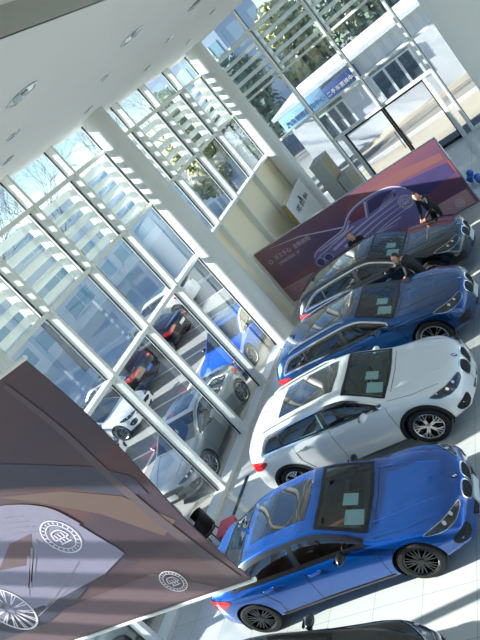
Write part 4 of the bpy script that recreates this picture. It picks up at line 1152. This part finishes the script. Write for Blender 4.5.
# ------------------------------------------------------------------ OUTSIDE
M['bark'] = mat('bark', (128, 120, 114), .9); M['leaf'] = mat('evergreen', (92, 114, 96), .8, noise=.3, scale=3); M['leaf2'] = mat('olive_leaves', (156, 158, 112), .8, noise=.3, scale=3)
def bare_tree(x, y, h, label, seed):
    rnd = random.Random(seed); e = empty('bare_tree', (x, y, GZ), 0, label, 'tree', 'bare trees outside')
    tb = bmesh.new(); tube(tb, [(0, 0, 0), (.05, 0, h*.18), (0, .05, h*.34)], [.20, .15, .12], 8); fin(tb, 'trunk', M['bark'], e, True)
    bm = bmesh.new()
    def br(p, d, L, r, n):
        q = p+d*L; m_ = p+d*L*.5+Vector([rnd.uniform(-.06, .06)*L for _ in range(3)])
        tube(bm, [p, m_, q], [r, r*.8, r*.6], 5 if n > 2 else 3, False)
        if n == 0: return
        for k in range(3 if n > 1 else 4):
            a = rnd.uniform(.3, .75); ax = d.orthogonal(); ax.rotate(Matrix.Rotation(rnd.uniform(0, 2*PI), 3, d)); nd = d.copy(); nd.rotate(Matrix.Rotation(a, 3, ax)); nd = (nd+Vector((0, 0, .12))).normalized()
            br(q if k < 2 else m_, nd, L*rnd.uniform(.62, .85), r*.58, n-1)
    for k in range(4):
        a = k*PI/2+rnd.uniform(-.4, .4); br(Vector((0, .05, h*.34)), Vector((math.cos(a)*.6, math.sin(a)*.6, 1)).normalized(), h*.14, .06, 5)
    fin(bm, 'branches', M['bark'], e)
for i, (x, y, h) in enumerate(((-18, -2, 17), (-21, 9, 18), (-18, 20, 17), (-22, 31.5, 18), (-21, 42, 17), (-23, 54, 18))):
    bare_tree(x, y, h, 'leafless tree outside the tall glazing, %s' % ('nearest the left picture edge', 'second from the left', 'third from the left', 'fourth from the left', 'fifth from the left', 'farthest off')[i], 20+i)
def leafy(x, y, z0, rx, rz_, n, m, label, seed, name='evergreen_tree', group=None, size=.3):
    rnd = random.Random(seed); e = empty(name, (x, y, z0), 0, label, 'tree' if 'tree' in name else 'shrub', group)
    tb = bmesh.new(); tube(tb, [(0, 0, 0), (0, .03, rz_*1.6)], [rx*.07+.03, .03], 7); fin(tb, 'trunk', M['bark'], e, True)
    bm = bmesh.new()
    lob = [(Vector((rnd.uniform(-.5, .5)*rx, rnd.uniform(-.5, .5)*rx, rz_*(.5+1.3*rnd.random()))), rnd.uniform(.4, .65)*rx) for _ in range(12)]
    for _ in range(n):
        c, r = rnd.choice(lob); d = Vector([rnd.gauss(0, 1) for _ in range(3)]).normalized(); p = c+d*r*rnd.uniform(.7, 1.05)
        a = Vector([rnd.gauss(0, 1) for _ in range(3)]).normalized()*size; b = a.cross(d+Vector((.1, 0, 0))).normalized()*size*.6
        bm.faces.new([bm.verts.new(p+k) for k in (a, b, -a, -b)])
    fin(bm, 'foliage', m, e, recalc=False)
for i, (x, y, r, h, m_) in enumerate(((-7.5, 36, 2.7, 4.2, 'leaf'), (-2.6, 38, 2.7, 4.0, 'leaf2'), (2.2, 36.5, 2.7, 4.2, 'leaf'), (7.6, 40, 2.7, 4.2, 'leaf'), (-12.6, 38, 2.7, 4.6, 'leaf2'), (13.4, 37, 2.7, 4.4, 'leaf'))):
    leafy(x, y, 0, r, h, 2600, M[m_], 'large green tree behind the white building, %s' % ('above the left end of the light blue sign', 'above the middle of the sign', 'above the dark blue sign', 'over the building windows', 'farthest left', 'beyond the right end')[i], 50+i, group='trees behind the white building')
for i, (x, y) in enumerate(((-3.2, 24.6), (-4.9, 26.4), (-2.3, 22.9))):
    leafy(x, y, GZ, .8, .9, 900, M['leaf2'], 'olive green shrub outside the far glazing, %s' % ('in the middle of the three', 'farthest of the three', 'nearest of the three')[i], 80+i, 'shrub', 'shrubs outside', .12)
# low white building opposite the doors
YB = 26.0
b0 = empty('white_building', (0, YB, GZ), 0, 'low white building with framed windows and a blue sign above, across the forecourt', 'building')
box('wall', (-2.0, 14, 0, 6, 0, 3.7), M['white_wall'], b0)
box('roof', (-2.3, 14.3, -.5, 6.2, 3.7, 3.9), M['white_wall'], b0)
M['win_dark'] = mat('dark_window', (70, 88, 100), .08, 0, 1)
for (x0, x1, n) in ((2.62, 4.75, 3), (-.55, 1.0, 3), (6.4, 8.6, 3)):
    bm = bmesh.new(); z0, z1 = 1.15, 2.45
    abox(bm, x0-.08, x1+.08, -.08, .02, z0-.1, z0); abox(bm, x0-.08, x1+.08, -.08, .02, z1, z1+.08)
    for k in range(n+1): xx = x0+(x1-x0)*k/n; abox(bm, xx-.06, xx+.06, -.08, .02, z0, z1)
    wf = fin(bm, 'window_frame', M['plate'], b0)
    box('pane', (x0, x1, -.03, .0, z0, z1), M['win_dark'], wf)
    box('transom_light', (x0, x1, -.05, .0, z1+.1, z1+.38), mat('grey_film', (110, 120, 118), .3), b0)
sg = empty('shop_sign', (0, YB-.62, GZ), 0, 'long blue sign band with characters on the low white building', 'sign')
box('light_panel', (-2.0, .62, 0, .12, 2.78, 3.68), mat('sign_light_blue', (150, 198, 226), .5), sg, bev=.01)
box('dark_panel', (.62, 2.5, -.01, .12, 2.78, 3.55), mat('sign_navy', (44, 74, 128), .5), sg, bev=.01)
bm = bmesh.new(); abox(bm, -1.9, -1.8, .12, .6, 3.0, 3.08); abox(bm, 2.3, 2.4, .12, .6, 3.0, 3.08); fin(bm, 'bracket', M['satin'], sg)
textobj('sign_text', '汽车销售服务中心', .30, mat('sign_ink', (60, 92, 140), .6), sg, .01, Matrix.Translation((-1.85, -.01, 3.08)) @ RX)
textobj('sign_text', '二手车置换中心', .25, M['bn_white'], sg, .01, Matrix.Translation((.70, -.02, 3.05)) @ RX)
# tall pale block behind, and the long building across the yard
def block(name, x0, x1, y0, y1, h, m, side, rows, cols_, label, wm):
    e = empty(name, (0, 0, GZ), 0, label, 'building'); box('wall', (x0, x1, y0, y1, 0, h), m, e)
    for r in range(rows):
        z0 = h*(r+.35)/rows; z1 = h*(r+.78)/rows
        for c in range(cols_):
            if side == 'E':
                a = y0+(y1-y0)*(c+.12)/cols_; b = y0+(y1-y0)*(c+.88)/cols_; w = box('window', (x1-.05, x1+.03, a, b, z0, z1), wm, e)
                bm = bmesh.new(); abox(bm, x1+.0, x1+.06, (a+b)/2-.05, (a+b)/2+.05, z0, z1); abox(bm, x1, x1+.10, a-.1, b+.1, z0-.12, z0); fin(bm, 'window_bar', M['plate'], w)
            else:
                a = x0+(x1-x0)*(c+.15)/cols_; b = x0+(x1-x0)*(c+.85)/cols_; w = box('window', (a, b, y0-.03, y0+.05, z0, z1), wm, e)
                bm = bmesh.new(); abox(bm, (a+b)/2-.05, (a+b)/2+.05, y0-.06, y0, z0, z1); fin(bm, 'window_bar', M['plate'], w)
    box('parapet', (x0-.2, x1+.2, y0-.2, y1+.2, h, h+.4), m, e)
wb_ = mat('blue_window', (140, 180, 192), .25)
block('office_building', -40, -28, -14, 60, 8.6, mat('grey_render', (206, 214, 216), .8, noise=.1, scale=.3), 'E', 3, 16, 'long pale building with bluish windows across the parking yard', wb_)
block('office_building', -16, -8.5, 44, 56, 17, mat('blue_grey_render', (160, 178, 200), .8), 'S', 5, 3, 'tall blue grey building behind the trees at the top edge', wb_)
